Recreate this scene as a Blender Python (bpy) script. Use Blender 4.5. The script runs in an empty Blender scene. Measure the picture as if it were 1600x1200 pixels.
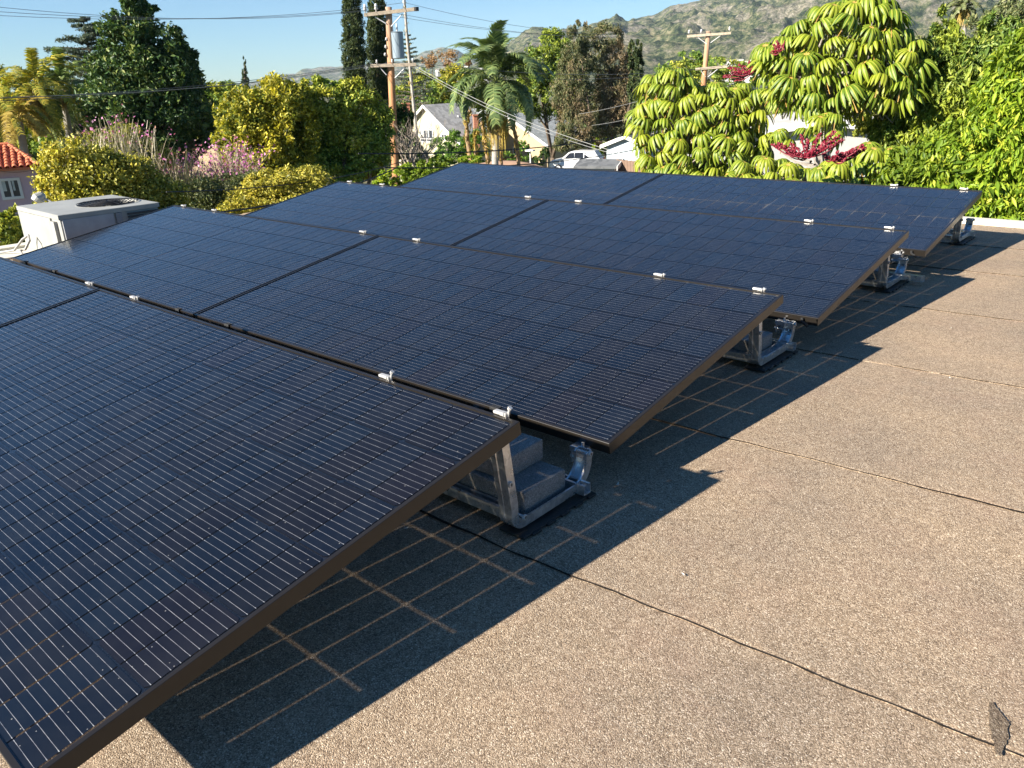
import bpy, bmesh, math, random
import numpy as np
from mathutils import Vector, Matrix, Euler
random.seed(7)
RNG = np.random.default_rng(11)
C = bpy.context.scene.collection
D = bpy.data
scn = bpy.context.scene

# ------------------------------------------------------------------ camera
FPX = 1240.34                       # focal length in photo pixels (1600 wide)
CAM = Vector((1.1269, -0.1698, 1.0927))
YAW, PITCH, ROLL = -0.7278, 0.3654, -0.0343
def cam_axes():
    sy, cy, sp, cp = math.sin(YAW), math.cos(YAW), math.sin(PITCH), math.cos(PITCH)
    f = Vector((sy*cp, cy*cp, -sp)); r = Vector((cy, -sy, 0)); u = r.cross(f)
    cr, sr = math.cos(ROLL), math.sin(ROLL)
    return f, r*cr+u*sr, u*cr-r*sr
FW, RT, UP = cam_axes()
cd = D.cameras.new('camera'); cam = D.objects.new('camera', cd); C.objects.link(cam)
M = Matrix((RT, UP, -FW)).transposed().to_4x4(); M.translation = CAM
cam.matrix_world = M
cd.sensor_width = 36.0; cd.lens = 36.0*FPX/1600.0; cd.clip_start = 0.05; cd.clip_end = 20000
scn.camera = cam

def ray(x, y): return FW + RT*((x-800)/FPX) - UP*((y-600)/FPX)
def at(x, y, dist):
    "world point seen at photo pixel (x, y) at a horizontal distance from the viewpoint"
    d = ray(x, y); return CAM + d*(dist/math.hypot(d.x, d.y))

# ------------------------------------------------------------------ light
SUN_AZ, SUN_EL = math.radians(-160.5), math.radians(27.5)      # azimuth from +Y towards +X
world = D.worlds.new('World'); scn.world = world; world.use_nodes = True
wn = world.node_tree; wn.nodes.clear()
sky = wn.nodes.new('ShaderNodeTexSky'); sky.sky_type = 'NISHITA'; sky.sun_disc = False
sky.sun_elevation = SUN_EL; sky.sun_rotation = SUN_AZ
sky.air_density = 1.0; sky.dust_density = 0.0; sky.ozone_density = 1.5; sky.altitude = 600
bg = wn.nodes.new('ShaderNodeBackground'); bg.inputs['Strength'].default_value = 0.040
wo = wn.nodes.new('ShaderNodeOutputWorld')
hs = wn.nodes.new('ShaderNodeHueSaturation'); hs.inputs['Saturation'].default_value = 1.15
ti = wn.nodes.new('ShaderNodeMix'); ti.data_type = 'RGBA'; ti.blend_type = 'MULTIPLY'; ti.inputs[0].default_value = 1; ti.inputs[7].default_value = (.68, .90, 1.12, 1)
wn.links.new(sky.outputs[0], ti.inputs[6]); wn.links.new(ti.outputs[2], hs.inputs['Color']); wn.links.new(hs.outputs[0], bg.inputs[0]); wn.links.new(bg.outputs[0], wo.inputs[0])
sl = D.lights.new('sun', 'SUN'); sl.energy = 5.0; sl.angle = math.radians(0.7); sl.color = (1.0, 0.93, 0.82)
sun = D.objects.new('sun', sl); C.objects.link(sun)
sdir = Vector((math.sin(SUN_AZ)*math.cos(SUN_EL), math.cos(SUN_AZ)*math.cos(SUN_EL), math.sin(SUN_EL)))
sun.rotation_euler = sdir.to_track_quat('Z', 'Y').to_euler()
vs = scn.view_settings; vs.view_transform = 'Standard'; vs.look = 'None'; vs.gamma = 1; vs.exposure = 1.58
vs.use_curve_mapping = False

# ------------------------------------------------------------------ materials
def newmat(name):
    m = D.materials.new(name); m.use_nodes = True; nt = m.node_tree; nt.nodes.clear()
    out = nt.nodes.new('ShaderNodeOutputMaterial'); return m, nt, out
def N(nt, t, **kw):
    n = nt.nodes.new(t)
    for k, v in kw.items():
        if k.startswith('_'): n.inputs[k[1:].replace('_', ' ')].default_value = v
        else: setattr(n, k, v)
    return n
def L(nt, a, b): nt.links.new(a, b)
def ramp(nt, fac, stops, interp='LINEAR'):
    r = nt.nodes.new('ShaderNodeValToRGB'); cr = r.color_ramp; cr.interpolation = interp
    while len(cr.elements) < len(stops): cr.elements.new(0.5)
    for e, (p, c) in zip(cr.elements, stops):
        e.position = p; e.color = (c[0], c[1], c[2], 1) if len(c) == 3 else c
    L(nt, fac, r.inputs[0]); return r.outputs[0]
def mixc(nt, fac, a, b, mode='MIX'):
    n = nt.nodes.new('ShaderNodeMix'); n.data_type = 'RGBA'; n.blend_type = mode
    for s, v in ((n.inputs[0], fac), (n.inputs[6], a), (n.inputs[7], b)):
        if hasattr(v, 'node'): L(nt, v, s)
        else: s.default_value = v if not isinstance(v, tuple) else (v[0], v[1], v[2], 1)
    return n.outputs[2]
def mathn(nt, op, a, b=None, c=None):
    n = nt.nodes.new('ShaderNodeMath'); n.operation = op
    for i, v in enumerate((a, b, c)):
        if v is None: continue
        if hasattr(v, 'node'): L(nt, v, n.inputs[i])
        else: n.inputs[i].default_value = v
    return n.outputs[0]
def noise(nt, scale, detail=4, rough=0.6, vec=None, dist=0):
    n = N(nt, 'ShaderNodeTexNoise'); n.inputs['Scale'].default_value = scale
    n.inputs['Detail'].default_value = detail; n.inputs['Roughness'].default_value = rough
    n.inputs['Distortion'].default_value = dist
    if vec is None: vec = N(nt, 'ShaderNodeTexCoord').outputs['Object']
    L(nt, vec, n.inputs['Vector']); return n.outputs['Fac']
def bump(nt, h, dist, strength=1.0):
    b = N(nt, 'ShaderNodeBump'); b.inputs['Strength'].default_value = strength
    b.inputs['Distance'].default_value = dist; L(nt, h, b.inputs['Height']); return b.outputs[0]
def simple(name, col, rough=0.6, metal=0.0, var=0.15, scale=8, bumpd=0.0, spec=0.5, gen=True):
    m, nt, out = newmat(name); p = N(nt, 'ShaderNodeBsdfPrincipled')
    f = noise(nt, scale, 5)
    c2 = tuple(max(0, c*(1-var)) for c in col); c1 = tuple(min(1, c*(1+var)) for c in col)
    L(nt, ramp(nt, f, [(0.3, c2), (0.7, c1)]), p.inputs['Base Color'])
    p.inputs['Roughness'].default_value = rough; p.inputs['Metallic'].default_value = metal
    p.inputs['Specular IOR Level'].default_value = spec
    if bumpd: L(nt, bump(nt, noise(nt, scale*6, 4), bumpd), p.inputs['Normal'])
    L(nt, p.outputs[0], out.inputs[0]); return m
def leafmat(name, stops, trans=0.3, rough=0.45, patch=None, patchscale=0.6):
    "foliage: colour from a per-leaf random value, optionally mixed with patches of another tint"
    m, nt, out = newmat(name)
    a = N(nt, 'ShaderNodeAttribute', attribute_name='rnd').outputs['Fac']
    col = ramp(nt, a, stops)
    if patch:
        geo = N(nt, 'ShaderNodeNewGeometry').outputs['Position']
        pf = ramp(nt, noise(nt, patchscale, 3, 0.6, geo), [(0.45, (0, 0, 0)), (0.6, (1, 1, 1))])
        col = mixc(nt, pf, col, ramp(nt, a, patch))
    p = N(nt, 'ShaderNodeBsdfPrincipled'); L(nt, col, p.inputs['Base Color'])
    p.inputs['Roughness'].default_value = rough; p.inputs['Specular IOR Level'].default_value = 0.25
    t = N(nt, 'ShaderNodeBsdfTranslucent')
    L(nt, mixc(nt, 1.0, col, (1.0, 1.05, 0.45), 'MULTIPLY'), t.inputs['Color'])
    mx = N(nt, 'ShaderNodeMixShader'); mx.inputs[0].default_value = trans
    L(nt, p.outputs[0], mx.inputs[1]); L(nt, t.outputs[0], mx.inputs[2]); L(nt, mx.outputs[0], out.inputs[0])
    return m

MAT = {}
def mk_roof(name='granulated_membrane', k=1.0):
    m, nt, out = newmat(name)
    pos = N(nt, 'ShaderNodeTexCoord').outputs['Object']
    v = N(nt, 'ShaderNodeTexVoronoi'); v.inputs['Scale'].default_value = 430; L(nt, pos, v.inputs['Vector'])
    sep = N(nt, 'ShaderNodeSeparateColor'); L(nt, v.outputs['Color'], sep.inputs[0])
    g = ramp(nt, sep.outputs[0], [(0.0, (.10, .066, .042)), (.25, (.22, .158, .104)), (.6, (.335, .25, .168)), (.88, (.45, .352, .248)), (1, (.70, .59, .46))])
    v2 = N(nt, 'ShaderNodeTexVoronoi'); v2.inputs['Scale'].default_value = 120; L(nt, pos, v2.inputs['Vector'])
    s2 = N(nt, 'ShaderNodeSeparateColor'); L(nt, v2.outputs['Color'], s2.inputs[0])
    g = mixc(nt, 0.18, g, ramp(nt, s2.outputs[1], [(0, (.09, .062, .040)), (.5, (.24, .18, .125)), (1, (.46, .38, .28))]))
    big = noise(nt, 1.7, 5, .6, pos)
    g = mixc(nt, 1.0, g, ramp(nt, big, [(.3, (.80, .81, .84)), (.7, (1.14, 1.10, 1.04))]), 'MULTIPLY')
    red = ramp(nt, noise(nt, 3.1, 4, .65, pos), [(.5, (0, 0, 0)), (.78, (1, 1, 1))])
    g = mixc(nt, mathn(nt, 'MULTIPLY', red, 0.3), g, (.33, .21, .15), 'MIX')
    dust = ramp(nt, noise(nt, 26, 6, .7, pos), [(.35, (.88, .88, .88)), (.7, (1.1, 1.1, 1.1))])
    g = mixc(nt, 1.0, g, dust, 'MULTIPLY')
    if k != 1: g = mixc(nt, 1.0, g, (k, k, k), 'MULTIPLY')
    p = N(nt, 'ShaderNodeBsdfPrincipled'); L(nt, g, p.inputs['Base Color']); p.inputs['Roughness'].default_value = .85
    p.inputs['Specular IOR Level'].default_value = .3
    h = mathn(nt, 'ADD', mathn(nt, 'MULTIPLY', v.outputs['Distance'], -1.0), mathn(nt, 'MULTIPLY', noise(nt, 60, 4, .6, pos), .8))
    L(nt, bump(nt, h, .002, .7), p.inputs['Normal']); L(nt, p.outputs[0], out.inputs[0]); return m
MAT['roof'] = mk_roof()
MAT['tar'] = simple('bitumen', (.020, .016, .013), .9, var=.5, scale=60, bumpd=.002, spec=.1)
def mk_cell():
    m, nt, out = newmat('silicon_cell')
    tc = N(nt, 'ShaderNodeTexCoord').outputs['Object']
    s = N(nt, 'ShaderNodeSeparateXYZ'); L(nt, tc, s.inputs[0])
    oi = N(nt, 'ShaderNodeObjectInfo').outputs['Random']
    wob = mathn(nt, 'MULTIPLY', mathn(nt, 'SUBTRACT', noise(nt, 9, 2, .5, N(nt, 'ShaderNodeNewGeometry').outputs['Position']), .5), .0016)
    y = mathn(nt, 'ADD', s.outputs[1], wob)
    fr = mathn(nt, 'FRACT', mathn(nt, 'ADD', mathn(nt, 'MULTIPLY', y, 1/.0180), 100.0))
    d = mathn(nt, 'ABSOLUTE', mathn(nt, 'SUBTRACT', fr, .5))             # 0 on the wire
    ex = mathn(nt, 'ABSOLUTE', s.outputs[0])                             # widened solder pads near the ends
    pad = mathn(nt, 'GREATER_THAN', ex, .0400)
    wdt = mathn(nt, 'ADD', mathn(nt, 'MULTIPLY', pad, .016), .019)
    line = mathn(nt, 'LESS_THAN', d, wdt)
    fing = mathn(nt, 'ABSOLUTE', mathn(nt, 'SUBTRACT', mathn(nt, 'FRACT', mathn(nt, 'MULTIPLY', s.outputs[0], 1/.0014)), .5))
    cellc = ramp(nt, oi, [(0, (.002, .0035, .008)), (.35, (.003, .004, .007)), (.6, (.005, .004, .005)), (.8, (.003, .006, .012)), (1, (.0055, .004, .0055))])
    vs_ = N(nt, 'ShaderNodeTexVoronoi'); vs_.inputs['Scale'].default_value = 38; L(nt, N(nt, 'ShaderNodeNewGeometry').outputs['Position'], vs_.inputs['Vector'])
    speck = mathn(nt, 'LESS_THAN', vs_.outputs['Distance'], .045)
    cellc = mixc(nt, mathn(nt, 'MULTIPLY', speck, .5), cellc, (.45, .43, .40))
    wirec = ramp(nt, noise(nt, 40, 2, .6, N(nt, 'ShaderNodeNewGeometry').outputs['Position']), [(.3, (.22, .22, .23)), (.7, (.58, .56, .53))])
    col = mixc(nt, line, cellc, wirec)
    dirt = ramp(nt, noise(nt, 7, 6, .7, N(nt, 'ShaderNodeNewGeometry').outputs['Position']), [(.4, (0, 0, 0)), (.9, (.022, .022, .022))])
    col = mixc(nt, dirt, col, (.4, .4, .38))
    p = N(nt, 'ShaderNodeBsdfPrincipled'); L(nt, col, p.inputs['Base Color'])
    L(nt, mathn(nt, 'MULTIPLY', line, .6), p.inputs['Metallic'])
    p.inputs['Roughness'].default_value = .45; p.inputs['Specular IOR Level'].default_value = .1
    p.inputs['Coat Weight'].default_value = 1; p.inputs['Coat Roughness'].default_value = .12; p.inputs['Coat IOR'].default_value = 1.42
    b = bump(nt, noise(nt, 700, 2, .5, N(nt, 'ShaderNodeNewGeometry').outputs['Position']), .0006, .15)
    L(nt, b, p.inputs['Coat Normal'])
    L(nt, p.outputs[0], out.inputs[0]); return m
MAT['cell'] = mk_cell()
def mk_lam():
    m, nt, out = newmat('laminate_backsheet')
    p = N(nt, 'ShaderNodeBsdfPrincipled'); p.inputs['Base Color'].default_value = (.006, .007, .010, 1)
    p.inputs['Roughness'].default_value = .3
    p.inputs['Coat Weight'].default_value = 1; p.inputs['Coat Roughness'].default_value = .12
    t = N(nt, 'ShaderNodeBsdfTransparent'); t.inputs[0].default_value = (1, .93, .8, 1)
    mx = N(nt, 'ShaderNodeMixShader'); lw = N(nt, 'ShaderNodeLayerWeight'); lw.inputs[0].default_value = .5
    L(nt, mathn(nt, 'MULTIPLY', mathn(nt, 'SUBTRACT', 1.0, lw.outputs['Facing']), .26), mx.inputs[0])
    L(nt, p.outputs[0], mx.inputs[1]); L(nt, t.outputs[0], mx.inputs[2]); L(nt, mx.outputs[0], out.inputs[0]); return m
MAT['lam'] = mk_lam()
MAT['frame'] = simple('bronze_anodised_aluminium', (.014, .0115, .009), .30, .0, var=.12, scale=5)
def mk_galv():
    m, nt, out = newmat('galvanised_steel')
    pos = N(nt, 'ShaderNodeTexCoord').outputs['Object']
    v = N(nt, 'ShaderNodeTexVoronoi'); v.inputs['Scale'].default_value = 90; L(nt, pos, v.inputs['Vector'])
    s = N(nt, 'ShaderNodeSeparateColor'); L(nt, v.outputs['Color'], s.inputs[0])
    p = N(nt, 'ShaderNodeBsdfPrincipled')
    L(nt, ramp(nt, s.outputs[0], [(0, (.50, .51, .52)), (1, (.72, .73, .74))]), p.inputs['Base Color'])
    L(nt, ramp(nt, noise(nt, 20, 5, .6, pos), [(.3, (.22, .22, .22)), (.7, (.45, .45, .45))]), p.inputs['Roughness'])
    p.inputs['Metallic'].default_value = .9
    L(nt, p.outputs[0], out.inputs[0]); return m
MAT['galv'] = mk_galv()
MAT['clamp'] = simple('cast_aluminium', (.50, .48, .45), .35, .35, var=.08, scale=40)
MAT['rubber'] = simple('black_rubber', (.012, .012, .012), .7, var=.3, scale=30, bumpd=.002)
def mk_conc():
    m, nt, out = newmat('concrete_block')
    pos = N(nt, 'ShaderNodeTexCoord').outputs['Object']
    v = N(nt, 'ShaderNodeTexVoronoi'); v.inputs['Scale'].default_value = 420; L(nt, pos, v.inputs['Vector'])
    s = N(nt, 'ShaderNodeSeparateColor'); L(nt, v.outputs['Color'], s.inputs[0])
    c = ramp(nt, s.outputs[0], [(0, (.15, .145, .14)), (.6, (.22, .21, .20)), (1, (.34, .33, .31))])
    c = mixc(nt, 1, c, ramp(nt, noise(nt, 12, 5, .6, pos), [(.3, (.8, .8, .8)), (.7, (1.1, 1.1, 1.1))]), 'MULTIPLY')
    p = N(nt, 'ShaderNodeBsdfPrincipled'); L(nt, c, p.inputs['Base Color']); p.inputs['Roughness'].default_value = .9
    L(nt, bump(nt, mathn(nt, 'ADD', v.outputs['Distance'], noise(nt, 90, 4, .7, pos)), .003, 1), p.inputs['Normal'])
    L(nt, p.outputs[0], out.inputs[0]); return m
MAT['conc'] = mk_conc()
MAT['cream'] = simple('cream_painted_metal', (.62, .58, .47), .55, var=.1, scale=5)
MAT['white'] = simple('white_paint', (.38, .37, .35), .5, var=.06, scale=5)
MAT['stucco'] = simple('stucco', (.62, .55, .44), .9, var=.08, scale=3, bumpd=.004)
MAT['ac'] = simple('weathered_grey_sheet_metal', (.30, .30, .275), .5, .1, var=.14, scale=4, bumpd=0)
MAT['acdark'] = simple('dark_coil', (.05, .052, .055), .6, .2, var=.3, scale=40)
MAT['blackmetal'] = simple('black_wire', (.015, .015, .016), .45, .3, var=.2, scale=30)
MAT['cable'] = simple('black_cable', (.012, .012, .013), .6, var=.1, scale=2)
MAT['wire'] = simple('weathered_bare_wire', (.10, .11, .12), .6, .2, var=.1, scale=1)
MAT['drop'] = simple('pale_twisted_cable', (.26, .26, .25), .6, .1, var=.2, scale=3)

def mk_wood():
    m, nt, out = newmat('pole_wood')
    tc = N(nt, 'ShaderNodeTexCoord').outputs['Object']
    mp = N(nt, 'ShaderNodeMapping'); mp.inputs['Scale'].default_value = (14, 14, .9); L(nt, tc, mp.inputs[0])
    f = noise(nt, 1, 6, .7, mp.outputs[0])
    c = ramp(nt, f, [(.25, (.17, .075, .03)), (.5, (.42, .20, .085)), (.75, (.56, .32, .16))])
    sp = N(nt, 'ShaderNodeSeparateXYZ'); L(nt, tc, sp.inputs[0])
    w = ramp(nt, mathn(nt, 'ADD', mathn(nt, 'MULTIPLY', sp.outputs[2], .075), mathn(nt, 'MULTIPLY', f, .3)), [(.75, (0, 0, 0)), (1.15, (1, 1, 1))])
    c = mixc(nt, w, c, (.30, .24, .19))
    p = N(nt, 'ShaderNodeBsdfPrincipled'); L(nt, c, p.inputs['Base Color']); p.inputs['Roughness'].default_value = .85
    L(nt, bump(nt, f, .02, .8), p.inputs['Normal']); L(nt, p.outputs[0], out.inputs[0]); return m
MAT['pole'] = mk_wood()
MAT['armwood'] = simple('weathered_timber', (.42, .34, .25), .85, var=.25, scale=9, bumpd=.01)
MAT['transf'] = simple('grey_enamel', (.20, .25, .29), .4, .1, var=.06, scale=2)
MAT['porc'] = simple('porcelain', (.62, .61, .60), .25, var=.05, scale=3)
MAT['bark'] = simple('bark', (.13, .095, .065), .9, var=.35, scale=6, bumpd=.03)
MAT['palebark'] = simple('pale_bark', (.30, .26, .215), .9, var=.25, scale=7, bumpd=.02)
MAT['twig'] = simple('dry_twigs', (.30, .25, .20), .9, var=.3, scale=5)
MAT['palmbark'] = simple('palm_trunk', (.33, .22, .12), .9, var=.35, scale=7, bumpd=.03)
MAT['greytrunk'] = simple('ringed_grey_trunk', (.34, .31, .27), .9, var=.2, scale=5, bumpd=.02)
MAT['glass'] = simple('window_glass', (.05, .06, .075), .08, var=.3, scale=.9)
MAT['curtain'] = simple('pale_curtain', (.45, .47, .44), .8, var=.15, scale=5)
MAT['brickm'] = simple('chimney_brick', (.42, .17, .10), .9, var=.3, scale=5)
MAT['creamwall'] = simple('cream_wall', (.50, .46, .31), .85, var=.03, scale=.5)
MAT['beigewall'] = simple('beige_wall', (.42, .32, .19), .85, var=.04, scale=.5)
MAT['bluewall'] = simple('pale_blue_wall', (.42, .48, .52), .85, var=.06, scale=.5)
MAT['pinkwall'] = simple('pink_stucco', (.50, .36, .40), .9, var=.06, scale=1.5, bumpd=.01)
MAT['trim'] = simple('white_trim', (.62, .61, .58), .6, var=.03, scale=2)
MAT['bluegrey'] = simple('blue_grey_wood', (.20, .26, .32), .7, var=.15, scale=2)
def mk_shingle(name, a, b):
    m, nt, out = newmat(name)
    tc = N(nt, 'ShaderNodeTexCoord').outputs['Object']
    v = N(nt, 'ShaderNodeTexVoronoi'); v.inputs['Scale'].default_value = 3.5; L(nt, tc, v.inputs['Vector'])
    s = N(nt, 'ShaderNodeSeparateColor'); L(nt, v.outputs['Color'], s.inputs[0])
    f = mathn(nt, 'ADD', mathn(nt, 'MULTIPLY', s.outputs[0], .5), mathn(nt, 'MULTIPLY', noise(nt, 6, 5, .7, tc), .5))
    p = N(nt, 'ShaderNodeBsdfPrincipled'); L(nt, ramp(nt, f, [(.25, a), (.75, b)]), p.inputs['Base Color'])
    p.inputs['Roughness'].default_value = .9; L(nt, p.outputs[0], out.inputs[0]); return m
MAT['shingle'] = mk_shingle('grey_shingles', (.34, .32, .29), (.56, .53, .48))
MAT['shingle_dark'] = mk_shingle('dark_shingles', (.07, .075, .08), (.13, .135, .14))
MAT['shingle_pale'] = mk_shingle('pale_shingles', (.28, .29, .27), (.44, .45, .43))
MAT['tile'] = simple('terracotta', (.52, .155, .065), .8, var=.35, scale=4)
MAT['carpaint'] = simple('white_car_paint', (.78, .78, .77), .25, var=.02, scale=1)
MAT['carglass'] = simple('dark_car_glass', (.02, .022, .025), .06, var=.1, scale=1)
MAT['tyre'] = simple('tyre_rubber', (.02, .02, .02), .8, var=.2, scale=4)
MAT['soil'] = simple('reddish_soil', (.36, .22, .14), .95, var=.25, scale=.6)
MAT['flake'] = simple('pale_dry_leaf', (.55, .52, .45), .8, var=.15, scale=60)

# foliage palettes
LM = dict(
 dark=leafmat('dark_evergreen_leaves', [(0, (0.025, 0.053, 0.019)), (.5, (0.053, 0.107, 0.030)), (.85, (0.120, 0.181, 0.042)), (1, (0.267, 0.290, 0.085))], .22),
 cedar=leafmat('cedar_needles', [(0, (0.055, 0.081, 0.064)), (.6, (0.109, 0.150, 0.109)), (1, (0.200, 0.218, 0.146))], .15, .7),
 yellowgreen=leafmat('yellow_green_leaves', [(0, (0.090, 0.136, 0.025)), (.5, (0.254, 0.271, 0.036)), (1, (0.544, 0.453, 0.054))], .3, patch=[(0, (0.181, 0.181, 0.021)), (.6, (0.544, 0.435, 0.036)), (1, (0.750, 0.689, 0.073))]),
 bushy=leafmat('golden_bush_leaves', [(0, (0.123, 0.140, 0.028)), (.4, (0.350, 0.307, 0.043)), (.8, (0.630, 0.507, 0.078)), (1, (0.750, 0.735, 0.193))], .3, patch=[(0, (0.087, 0.123, 0.025)), (.7, (0.263, 0.280, 0.052)), (1, (0.525, 0.473, 0.105))], patchscale=.5),
 mid=leafmat('mid_green_leaves', [(0, (0.067, 0.134, 0.032)), (.5, (0.161, 0.269, 0.049)), (1, (0.403, 0.484, 0.080))], .3, patch=[(0, (0.134, 0.188, 0.032)), (1, (0.646, 0.592, 0.080))], patchscale=.4),
 olive=leafmat('olive_leaves', [(0, (0.074, 0.101, 0.040)), (.5, (0.156, 0.184, 0.074)), (1, (0.294, 0.294, 0.129))], .25),
 euc=leafmat('eucalyptus_leaves', [(0, (0.078, 0.104, 0.046)), (.5, (0.156, 0.182, 0.078)), (.85, (0.247, 0.234, 0.117)), (1, (0.338, 0.247, 0.143))], .3, .6, patch=[(0, (0.130, 0.111, 0.058)), (.6, (0.260, 0.195, 0.111)), (1, (0.390, 0.273, 0.169))], patchscale=.35),
 cypress=leafmat('cypress_foliage', [(0, (0.023, 0.042, 0.017)), (.6, (0.056, 0.084, 0.026)), (1, (0.130, 0.145, 0.046))], .12, .7),
 bright=leafmat('bright_green_leaves', [(0, (0.105, 0.178, 0.018)), (.5, (0.238, 0.356, 0.026)), (.85, (0.416, 0.505, 0.045)), (1, (0.624, 0.594, 0.075))], .4, patch=[(0, (0.059, 0.119, 0.015)), (1, (0.253, 0.327, 0.030))], patchscale=.8),
 avocado=leafmat('avocado_leaves', [(0, (0.053, 0.102, 0.024)), (.5, (0.132, 0.211, 0.039)), (.85, (0.246, 0.317, 0.062)), (1, (0.458, 0.458, 0.106))], .3, patch=[(0, (0.123, 0.176, 0.026)), (1, (0.422, 0.475, 0.053))], patchscale=.7),
 palm=leafmat('palm_leaflets', [(0, (0.075, 0.123, 0.050)), (.6, (0.165, 0.231, 0.083)), (1, (0.330, 0.380, 0.132))], .3),
 palmyel=leafmat('yellowing_palm_leaflets', [(0, (0.121, 0.162, 0.027)), (.5, (0.297, 0.297, 0.047)), (1, (0.567, 0.446, 0.068))], .3),
 straw=leafmat('straw_fronds', [(0, (0.220, 0.154, 0.033)), (.5, (0.418, 0.297, 0.055)), (1, (0.550, 0.418, 0.110))], .3),
 pink=leafmat('pink_blossom', [(0, (0.420, 0.100, 0.280)), (.6, (0.620, 0.220, 0.450)), (1, (0.750, 0.420, 0.580))], .3),
 grass=leafmat('dry_grass_stems', [(0, (0.192, 0.168, 0.108)), (1, (0.432, 0.372, 0.264))], .2),
 rust=leafmat('rusty_leaves', [(0, (0.208, 0.117, 0.052)), (.6, (0.364, 0.208, 0.091)), (1, (0.442, 0.286, 0.143))], .3),
 hedge=leafmat('hedge_leaves', [(0, (0.048, 0.113, 0.020)), (.5, (0.129, 0.241, 0.032)), (1, (0.258, 0.386, 0.064))], .3),
 farmix=leafmat('distant_foliage', [(0, (0.050, 0.075, 0.030)), (.5, (0.108, 0.141, 0.050)), (1, (0.231, 0.215, 0.083))], .2, .8, patch=[(0, (0.099, 0.099, 0.033)), (1, (0.297, 0.248, 0.099))], patchscale=.03),
)
def mk_scheff():
    m, nt, out = newmat('umbrella_leaflets')
    a = N(nt, 'ShaderNodeAttribute', attribute_name='rnd').outputs['Fac']      # 0 at midrib, 1 at the margin
    oi = N(nt, 'ShaderNodeObjectInfo').outputs['Random']
    c = ramp(nt, oi, [(0, (.085, .15, .008)), (.5, (.145, .215, .010)), (1, (.22, .265, .014))])
    mid = ramp(nt, a, [(.0, (1, 1, 1)), (.22, (1, 1, 1)), (.4, (0, 0, 0))])
    c = mixc(nt, mathn(nt, 'MULTIPLY', mid, .65), c, (.48, .46, .07))
    p = N(nt, 'ShaderNodeBsdfPrincipled'); L(nt, c, p.inputs['Base Color']); p.inputs['Roughness'].default_value = .5
    t = N(nt, 'ShaderNodeBsdfTranslucent'); L(nt, c, t.inputs['Color'])
    mx = N(nt, 'ShaderNodeMixShader'); mx.inputs[0].default_value = .22
    L(nt, p.outputs[0], mx.inputs[1]); L(nt, t.outputs[0], mx.inputs[2]); L(nt, mx.outputs[0], out.inputs[0]); return m
MAT['scheff'] = mk_scheff()
MAT['petiole'] = simple('orange_petioles', (.42, .26, .06), .6, var=.2, scale=10)
MAT['redflower'] = simple('crimson_flower_spike', (.17, .004, .018), .6, var=.5, scale=45)

# ------------------------------------------------------------------ object helpers
def link(name, me, mats=None, parent=None):
    o = D.objects.new(name, me); C.objects.link(o)
    if parent: o.parent = parent
    if mats:
        for m in (mats if isinstance(mats, (list, tuple)) else [mats]): me.materials.append(m)
    return o
def obj(name, bm, mat, parent=None, smooth=False):
    me = D.meshes.new(name); bm.to_mesh(me); bm.free()
    if smooth: me.polygons.foreach_set('use_smooth', [True]*len(me.polygons))
    return link(name, me, mat, parent)
def thing(name, label, cat, loc=(0, 0, 0), rz=0, group=None):
    o = D.objects.new(name, None); C.objects.link(o); o.location = loc; o.rotation_euler = (0, 0, rz)
    o.empty_display_size = .1
    return tag(o, label, cat, group)
def tag(o, label, cat, group=None):
    o['label'] = label; o['category'] = cat
    if group: o['group'] = group
    return o
def struct(o): o['kind'] = 'structure'; return o
def stuff(o): o['kind'] = 'stuff'; return o
def box(bm, x0, x1, y0, y1, z0, z1, bev=0, mi=0, mat=None):
    vs_ = [bm.verts.new(v) for v in ((x0, y0, z0), (x1, y0, z0), (x1, y1, z0), (x0, y1, z0), (x0, y0, z1), (x1, y0, z1), (x1, y1, z1), (x0, y1, z1))]
    fs = [bm.faces.new([vs_[i] for i in f]) for f in ((0, 3, 2, 1), (4, 5, 6, 7), (0, 1, 5, 4), (1, 2, 6, 5), (2, 3, 7, 6), (3, 0, 4, 7))]
    for f in fs: f.material_index = mi
    if bev:
        es = list({e for f in fs for e in f.edges})
        r = bmesh.ops.bevel(bm, geom=es, offset=bev, segments=2, affect='EDGES', profile=.6)
    if mat is not None:
        bmesh.ops.transform(bm, matrix=mat, verts=list({v for v in bm.verts if v.index == -1 or True} & set(vs_)) if not bev else bm.verts)
    return vs_
def tube(bm, pts, radii, seg=8, cap=True, mi=0):
    pts = [Vector(p) for p in pts]; n = len(pts)
    if not hasattr(radii, '__len__'): radii = [radii]*n
    rings = []; prev = None
    for i, p in enumerate(pts):
        t = (pts[min(i+1, n-1)]-pts[max(i-1, 0)])
        if t.length < 1e-9: t = Vector((0, 0, 1))
        t.normalize()
        if prev is None:
            a = Vector((0, 0, 1)) if abs(t.z) < .9 else Vector((1, 0, 0))
            u = t.cross(a).normalized()
        else:
            u = (prev - t*prev.dot(t)).normalized()
        prev = u; w = t.cross(u)
        rings.append([bm.verts.new(p+(u*math.cos(k*2*math.pi/seg)+w*math.sin(k*2*math.pi/seg))*radii[i]) for k in range(seg)])
    for i in range(n-1):
        for k in range(seg):
            f = bm.faces.new((rings[i][k], rings[i][(k+1) % seg], rings[i+1][(k+1) % seg], rings[i+1][k])); f.material_index = mi
    if cap:
        f = bm.faces.new(rings[0][::-1]); f.material_index = mi
        f = bm.faces.new(rings[-1]); f.material_index = mi
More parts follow.
